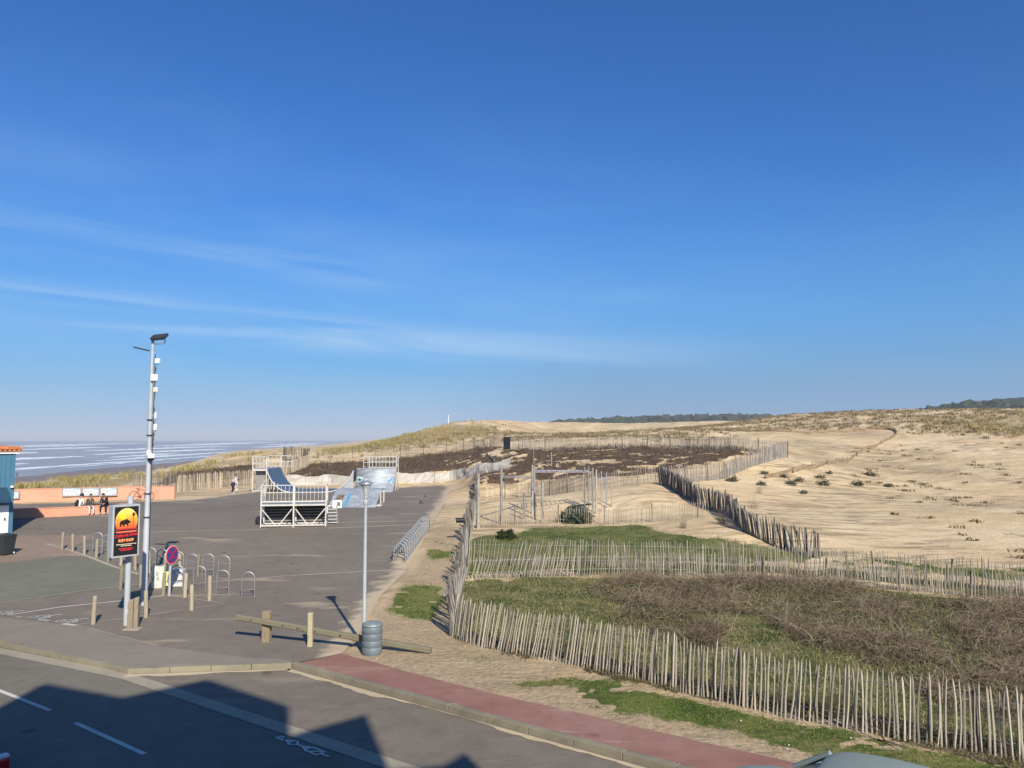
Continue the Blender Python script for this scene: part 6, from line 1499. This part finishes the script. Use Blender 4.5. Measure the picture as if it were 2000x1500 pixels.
# ------------------------------------------------------------ cars, only their tops or a corner are in the picture
def car(name, label, paint, loc, rz, group=None):
    r_ = thing(name, label, 'car', loc, rz)
    # section profile along x (front = +x), body loft
    st = [(-2.05, .50, .78, .70), (-1.95, .30, .95, .80), (-1.2, .28, 1.0, .86), (0, .28, 1.0, .88), (1.1, .28, .98, .86), (1.85, .30, .82, .78), (2.1, .42, .66, .62)]
    def loft(secs, m_, nm, par):
        vs = []; n = 16
        for x, z0, z1, w in secs:
            for k in range(n):
                a = 2*math.pi*k/n; c_, s_ = math.cos(a), math.sin(a); e = .45
                vs.append((x, w*math.copysign(abs(c_)**e, c_), (z0+z1)/2+(z1-z0)/2*math.copysign(abs(s_)**e, s_)))
        N = len(secs); mb = MB(); mb.add(vs, [(i*n+k, i*n+(k+1) % n, (i+1)*n+(k+1) % n, (i+1)*n+k) for i in range(N-1) for k in range(n)]+[tuple(range(n)), tuple((N-1)*n+k for k in range(n))])
        o_ = mb.build(nm, m_, par, True); md = o_.modifiers.new('s', 'SUBSURF'); md.levels = md.render_levels = 2; return o_
    loft(st, paint, 'body', r_)
    # hood as its own curved lid
    loft([(.85, .93, 1.03, .72), (1.4, .88, .985, .70), (1.95, .72, .84, .60)], paint, 'hood', r_)
    gl = loft([(-1.75, .9, 1.0, .72), (-1.35, .9, 1.34, .66), (-.2, .9, 1.44, .66), (.35, .9, 1.36, .66), (1.05, .9, 1.0, .74)], GLS, 'windows', r_)
    loft([(-1.45, 1.34, 1.40, .52), (-1.15, 1.36, 1.465, .61), (-.3, 1.40, 1.50, .63), (.25, 1.34, 1.46, .61), (.50, 1.30, 1.37, .54)], paint, 'roof', r_)
    for s_ in (-1, 1):
        mb = MB(); mb.tube([(.98, s_*.72, 1.0), (.46, s_*.63, 1.33)], .045, 8); mb.build('pillar', paint, r_, True)
        mb = MB(); mb.tube([(-.35, s_*.70, 1.0), (-.35, s_*.64, 1.38)], .04, 8); mb.build('pillar', BLACKP, r_, True)
        mb = MB(); mb.box((.72, s_*.93, 1.02), (.12, .18, .13), bev=.03); mb.build('mirror', paint, r_)
        mb = MB(); mb.box((2.0, s_*.56, .66), (.14, .3, .14), bev=.04); mb.build('headlight', mat('headlight', (.7, .72, .74), .15), r_)
        mb = MB(); mb.box((-2.0, s_*.62, .80), (.14, .22, .26), bev=.04); tl = mb.build('taillight', mat('tail light red', (.45, .01, .015), .25), r_)
        mb = MB(); mb.box((-2.01, s_*.62, .945), (.13, .2, .05), bev=.02); mb.build('reversing_lamp', mat('clear lamp', (.7, .7, .72), .2), tl)
        for x in (-1.3, 1.3):
            mb = MB(); mb.lathe([(.20, -.1), (.29, -.1), (.315, -.06), (.315, .06), (.29, .1), (.20, .1)], 24, (x, s_*.78, .315), 0, Matrix.Rotation(PI2, 3, 'X')); w_ = mb.build('wheel', BLACKP, r_, True)
            mb = MB(); mb.lathe([(.19, -.09), (.20, -.105), (.20, .105), (.19, .09)], 20, (x, s_*.78, .315), 0, Matrix.Rotation(PI2, 3, 'X')); mb.build('rim', STEEL, w_, True)
    mb = MB(); mb.tube([(.84, -.3, 1.10), (.60, -.1, 1.24)], .012, 5); mb.build('wiper', BLACKP, r_)
    return r_
CARG = mat('dusty grey green car paint', (.235, .275, .24), .62, .0, var=.05, vs=1, spec=.3); CARR = mat('dark car paint', (.05, .055, .065), .3, .2, var=.03, vs=1)
for m_ in (CARG,): m_.node_tree.nodes['Principled BSDF'].inputs['Coat Weight'].default_value = .0
car('parked_car', 'grey green parked car, only its dusty roof and hood at the lower edge', CARG, (4.35, 10.05, RZ), math.pi-R(36))
car('parked_car', 'car at the lower left corner, only its red rear lamp in view', CARR, (-9.56, 12.27, RZ), math.pi-R(33))

# ------------------------------------------------------------ bicycle leaning on the wall
def bicycle(o, rz, lb):
    r_ = thing('bicycle', lb, 'bicycle', o, rz); fm = mat('red bicycle paint', (.35, .05, .05), .4, .2); R_ = .34
    for x in (-.53, .53):
        mb = MB(); mb.tube([(x+R_*math.cos(a), 0, R_+R_*math.sin(a)) for a in np.linspace(0, 2*math.pi, 20, endpoint=False)], .022, 6, closed=True); w_ = mb.build('wheel', BLACKP, r_, True)
        mb = MB()
        for k in range(8): a = k*math.pi/4; mb.tube([(x, 0, R_), (x+R_*math.cos(a), 0, R_+R_*math.sin(a))], .004, 3)
        mb.tube([(x, -.03, R_), (x, .03, R_)], .03, 8); mb.build('spokes', STEEL, w_)
    J = {'bb': (-.08, 0, .28), 'seat': (-.24, 0, .80), 'head': (.36, 0, .78), 'rear': (-.53, 0, R_), 'front': (.53, 0, R_), 'hb': (.30, 0, .98)}
    mb = MB()
    for a, b in (('bb', 'seat'), ('bb', 'head'), ('seat', 'head'), ('bb', 'rear'), ('seat', 'rear'), ('head', 'front'), ('head', 'hb')): mb.tube([J[a], J[b]], .022, 6)
    mb.build('frame', fm, r_, True)
    mb = MB(); mb.tube([(.26, -.28, 1.02), (.34, -.12, 1.0), (.34, .12, 1.0), (.26, .28, 1.02)], .015, 6); mb.build('handlebar', BLACKP, r_, True)
    mb = MB(); mb.box((-.27, 0, .88), (.26, .14, .05), bev=.02); mb.tube([(-.24, 0, .8), (-.26, 0, .87)], .015, 6); mb.build('saddle', BLACKP, r_)
    mb = MB(); mb.lathe([(.09, -.01), (.09, .01)], 16, (-.08, 0, .28), 0, Matrix.Rotation(PI2, 3, 'X')); mb.tube([(-.08, -.08, .28), (-.02, -.1, .12)], .012, 5); mb.tube([(-.08, .08, .28), (-.14, .1, .44)], .012, 5); mb.build('crank', DARKM, r_)
    return r_
o = G0(276, 978); bicycle(o, R(8), 'red bicycle standing against the salmon wall behind the pole')
# ------------------------------------------------------------ people
SKIN = mat('skin', (.45, .27, .19), .6, var=.04, vs=20); HAIRM = mat('dark hair', (.018, .012, .010), .7); HAIRB = mat('brown hair', (.06, .030, .018), .7)
def figure(name, label, loc, rz, J, cl, hair=HAIRM, hood=False, cap=False, sc=.88):
    """J: joints in metres, facing +x ... cl: materials (torso, arms, legs, shoes). one continuous skinned surface"""
    root = thing(name, label, 'person', loc, rz); root.scale = (sc,)*3
    V = []; E = []; Rr = []; part = []
    def jn(k, r, p): V.append(Vector(J[k]) if isinstance(k, str) else Vector(k)); Rr.append(r); part.append(p); return len(V)-1
    pel = jn('pelvis', .135, 0); ch0 = jn((Vector(J['pelvis'])*.5+Vector(J['chest'])*.5), .125, 0); ch = jn('chest', .15, 0); nk = jn('neck', .055, 4); hd0 = jn('head0', .075, 4); hd1 = jn('head', .095, 4); hd2 = jn(Vector(J['head'])+(Vector(J['head'])-Vector(J['head0'])).normalized()*.07, .07, 4)
    for a, b in ((pel, ch0), (ch0, ch), (ch, nk), (nk, hd0), (hd0, hd1), (hd1, hd2)): E.append((a, b))
    for s in ('l', 'r'):
        sh = jn(s+'sh', .065, 1); el_ = jn(s+'el', .045, 1); wr = jn(s+'wr', .030, 1); hn = jn(s+'ha', .033, 4)
        E += [(ch, sh), (sh, el_), (el_, wr), (wr, hn)]
        d = (Vector(J[s+'ha'])-Vector(J[s+'wr'])).normalized(); sd = d.cross(Vector((0, .3, 1))).normalized(); dn = d.cross(sd)
        for f_, (u, l_) in enumerate(((-.03, .065), (-.01, .075), (.01, .07), (.03, .055))):
            k1 = jn(Vector(J[s+'ha'])+sd*u+d*.03, .011, 4); k2 = jn(Vector(J[s+'ha'])+sd*u*1.1+d*(.03+l_*.55)+dn*.012, .010, 4); k3 = jn(Vector(J[s+'ha'])+sd*u*1.1+d*(.03+l_)+dn*.03, .008, 4); E += [(hn, k1), (k1, k2), (k2, k3)]
        th_ = jn(Vector(J[s+'ha'])+sd*.045-d*.01+dn*.02, .012, 4); t2 = jn(Vector(J[s+'ha'])+sd*.06+d*.03+dn*.03, .009, 4); E += [(hn, th_), (th_, t2)]
        hp = jn(s+'hip', .095, 2); kn = jn(s+'kn', .065, 2); an = jn(s+'an', .042, 2); ft = jn(s+'ft', .045, 3); toe_ = jn(s+'toe', .038, 3)
        E += [(pel, hp), (hp, kn), (kn, an), (an, ft), (ft, toe_)]
    me = bpy.data.meshes.new('tmp'); me.from_pydata([tuple(v) for v in V], E, []); ob = bpy.data.objects.new('tmp', me); COL.objects.link(ob)
    ob.modifiers.new('s', 'SKIN'); ss = ob.modifiers.new('u', 'SUBSURF'); ss.levels = ss.render_levels = 1
    for i, sv in enumerate(me.skin_vertices[0].data): sv.radius = (Rr[i], Rr[i]); sv.use_root = (i == 0)
    bpy.context.view_layer.update(); dg = bpy.context.evaluated_depsgraph_get(); m2 = bpy.data.meshes.new_from_object(ob.evaluated_get(dg)); bpy.data.objects.remove(ob)
    m2.materials.clear()
    for m_ in (*cl, SKIN): m2.materials.append(m_)
    # nearest bone gives the clothing
    A_ = np.array([V[a] for a, b in E]); B_ = np.array([V[b] for a, b in E]); pb = np.array([part[b] if part[b] != 0 or part[a] == 0 else 0 for a, b in E]); rb = np.array([max(Rr[a], Rr[b]) for a, b in E])
    for f in m2.polygons:
        c = np.array(f.center); ab = B_-A_; tt = np.clip(((c-A_)*ab).sum(1)/((ab*ab).sum(1)+1e-9), 0, 1); dd = np.linalg.norm(c-A_-ab*tt[:, None], axis=1)-rb*.8
        f.material_index = int(pb[int(dd.argmin())]); f.use_smooth = True
    body = link('body', m2, root)
    # head: hair cap, face features
    h = Vector(J['head']); upv = (h-Vector(J['head0'])).normalized(); fw = Vector(J.get('face', (1, 0, 0))).normalized(); fw = (fw-upv*fw.dot(upv)).normalized(); sd = upv.cross(fw)
    M = Matrix((fw, sd, upv)).transposed()
    def el(name, c, r, m_, cut=None):
        bm = bmesh.new(); bmesh.ops.create_uvsphere(bm, u_segments=16, v_segments=10, radius=1)
        if cut is not None: bmesh.ops.delete(bm, geom=[v for v in bm.verts if cut(v.co)], context='VERTS')
        for v in bm.verts: v.co = h+M @ (Vector((v.co.x*r[0], v.co.y*r[1], v.co.z*r[2]))+Vector(c))
        me_ = bpy.data.meshes.new(name); bm.to_mesh(me_); bm.free(); me_.materials.append(m_); me_.polygons.foreach_set('use_smooth', [True]*len(me_.polygons)); return link(name, me_, root)
    el('hair', (-.015, 0, .03), (.112, .105, .125) if not hood else (.135, .13, .15), hair, lambda c: c.x > .45 and c.z < .35 or c.z < -.75)
    el('nose', (.105, 0, -.005), (.018, .012, .02), SKIN)
    for s_ in (-1, 1): el('eye', (.088, .035*s_, .025), (.012, .014, .009), HAIRM); el('ear', (0, .098*s_, .0), (.02, .01, .03), SKIN)
    el('mouth', (.093, 0, -.045), (.008, .025, .006), mat('lips', (.35, .12, .10), .5))
    return root, el
def seated(lean=.15, kn=.42, spread=.10, hands=(.38, .05, .62)):
    J = dict(pelvis=(0, 0, .52), chest=(lean*.9, 0, .92), neck=(lean*1.15+.02, 0, 1.10), head0=(lean*1.3+.04, 0, 1.17), head=(lean*1.45+.07, 0, 1.27))
    for s, k in (('l', 1), ('r', -1)):
        J[s+'sh'] = (lean*1.05, .18*k, 1.03); J[s+'el'] = (lean+.08, .24*k, .76); J[s+'wr'] = (hands[0]-.06, hands[1]*k, hands[2]); J[s+'ha'] = (hands[0], hands[1]*k*.8, hands[2]-.01)
        J[s+'hip'] = (.06, .10*k, .51); J[s+'kn'] = (kn, (.10+spread)*k, .50); J[s+'an'] = (kn+.02, (.10+spread)*k, .09); J[s+'ft'] = (kn+.05, (.10+spread)*k, .045); J[s+'toe'] = (kn+.19, (.12+spread)*k, .035)
    return J
BLKC = mat('black coat', (.012, .012, .014), .85); WHC = mat('white cloth', (.72, .71, .68), .85, var=.05); OLV = mat('olive jacket', (.085, .078, .055), .85); WTR = mat('pale trousers', (.70, .67, .62), .85, var=.05); NAVY = mat('dark navy trousers', (.018, .016, .03), .85); WSH = mat('white shoes', (.75, .75, .75), .6); BSH = mat('dark shoes', (.03, .03, .03), .6); GRYT = mat('light grey shirt', (.62, .61, .64), .85, var=.06)
def on_wall(px, back=0.):
    xs = [p.x for p in fw_]; ys = [p.y for p in fw_]; a, b, c = ray(px, 995); y = 46.
    for _ in range(30): y = float(np.interp(a/b*y, xs, ys))
    return Vector((a/b*y, y-back, float(base(y))))
# 1 person on the far side, white jacket, facing right and away
o = on_wall(146, -.32); o.z += .04
r_, el = figure('person', 'person in white jacket and dark hood, hunched on the far side of the seat wall', o, R(80), seated(.20, .40, .06), (WHC, WHC, WHC, WSH), HAIRM, True)
mb = MB(); mb.tube([(.32, 0, 1.10), (.33, 0, .98), (.30, 0, .80)], [.05, .075, .05], 8); mb.build('scarf', BLKC, r_, True)
mb = MB(); mb.tube([(-.12, .0, .50), (-.14, 0, .75), (-.02, 0, 1.0)], [.10, .13, .08], 8); mb.build('coat_back', BLKC, r_, True)
# 2 person in olive jacket turned right
o = on_wall(171, -.16); o.z += .05; r_, el = figure('person', 'person in olive jacket and white trousers sitting on the seat wall, turned right', o, R(-42), seated(.12, .44, .03, (.40, .06, .60)), (OLV, OLV, WTR, BSH), HAIRB)
mb = MB(); mb.tube([(-.06, 0, .50), (-.05, 0, .70), (.02, 0, .85)], [.19, .19, .15], 12); mb.build('jacket_hem', OLV, r_, True)
# 3 person in black facing the viewer
o = on_wall(203, -.16); o.z += .05; r_, el = figure('person', 'person all in black with white trainers sitting forward on the seat wall', o, R(-82), seated(.26, .44, .07, (.42, .07, .68)), (BLKC, BLKC, BLKC, WSH), HAIRM)
mb = MB(); mb.tube([(.02, 0, .50), (.08, 0, .72), (.18, 0, .95)], [.22, .22, .18], 12); mb.build('coat', BLKC, r_, True)
k = thing('jacket', 'dark jacket lying on the seat wall under the person in black', 'jacket', o+Vector((0, .05, .50))); mb = MB(); mb.box((0, 0, .0), (1.6, .30, .05), bev=.02); mb.build('cloth', BLKC, k)
# 4 skater bending over, seen from behind, with a companion in white
o = G0(453, 963)
J = dict(pelvis=(0, 0, .78), chest=(.34, 0, .98), neck=(.46, 0, 1.08), head0=(.50, 0, 1.12), head=(.56, 0, 1.2))
for s, k in (('l', 1), ('r', -1)):
    J[s+'sh'] = (.38, .17*k, 1.05); J[s+'el'] = (.46, .24*k, .80); J[s+'wr'] = (.45, .16*k, .60); J[s+'ha'] = (.44, .14*k, .54)
    J[s+'hip'] = (.02, .10*k, .75); J[s+'kn'] = (.14, .18*k, .43); J[s+'an'] = (.0, .19*k, .09); J[s+'ft'] = (.03, .19*k, .045); J[s+'toe'] = (.18, .21*k, .035)
r_, el = figure('person', 'bending person with dark trousers and jacket tied round the waist', o, R(35), J, (NAVY, GRYT, NAVY, WSH), HAIRM)
mb = MB(); mb.tube([(-.05, 0, .70), (.08, 0, .84), (.20, 0, .90)], [.20, .23, .18], 12); mb.build('waist_jacket', NAVY, r_, True)
o = G0(462, 960)
J = dict(pelvis=(0, 0, .86), chest=(.10, 0, 1.26), neck=(.13, 0, 1.44), head0=(.15, 0, 1.50), head=(.18, 0, 1.60))
for s, k in (('l', 1), ('r', -1)):
    J[s+'sh'] = (.10, .18*k, 1.38); J[s+'el'] = (.20, .27*k, 1.14); J[s+'wr'] = (.40, .20*k, 1.10); J[s+'ha'] = (.46, .18*k, 1.10)
    J[s+'hip'] = (0, .10*k, .83); J[s+'kn'] = (.06, .13*k, .46); J[s+'an'] = (-.02+.1*k, .14*k, .09); J[s+'ft'] = (.02+.1*k, .14*k, .045); J[s+'toe'] = (.17+.1*k, .16*k, .035)
figure('person', 'person in white top and black cap standing beside the bending one', o, R(200), J, (GRYT, GRYT, WTR, WSH), HAIRM)
# 5 walker far off on the beach
o = Vector((0, 0, 0)); a, b, c = ray(33, 931); d_ = (H+9.0-.1)/(-c/b); o = Vector((a/b*d_, d_, zg(a/b*d_, d_)))
if o.z < -9: o.z = -9
J2 = {k: Vector(v) for k, v in J.items()}
figure('person', 'tiny dark figure walking at the water edge of the beach', o, R(90), J2, (BLKC, BLKC, BLKC, BSH), HAIRM, sc=1.05)
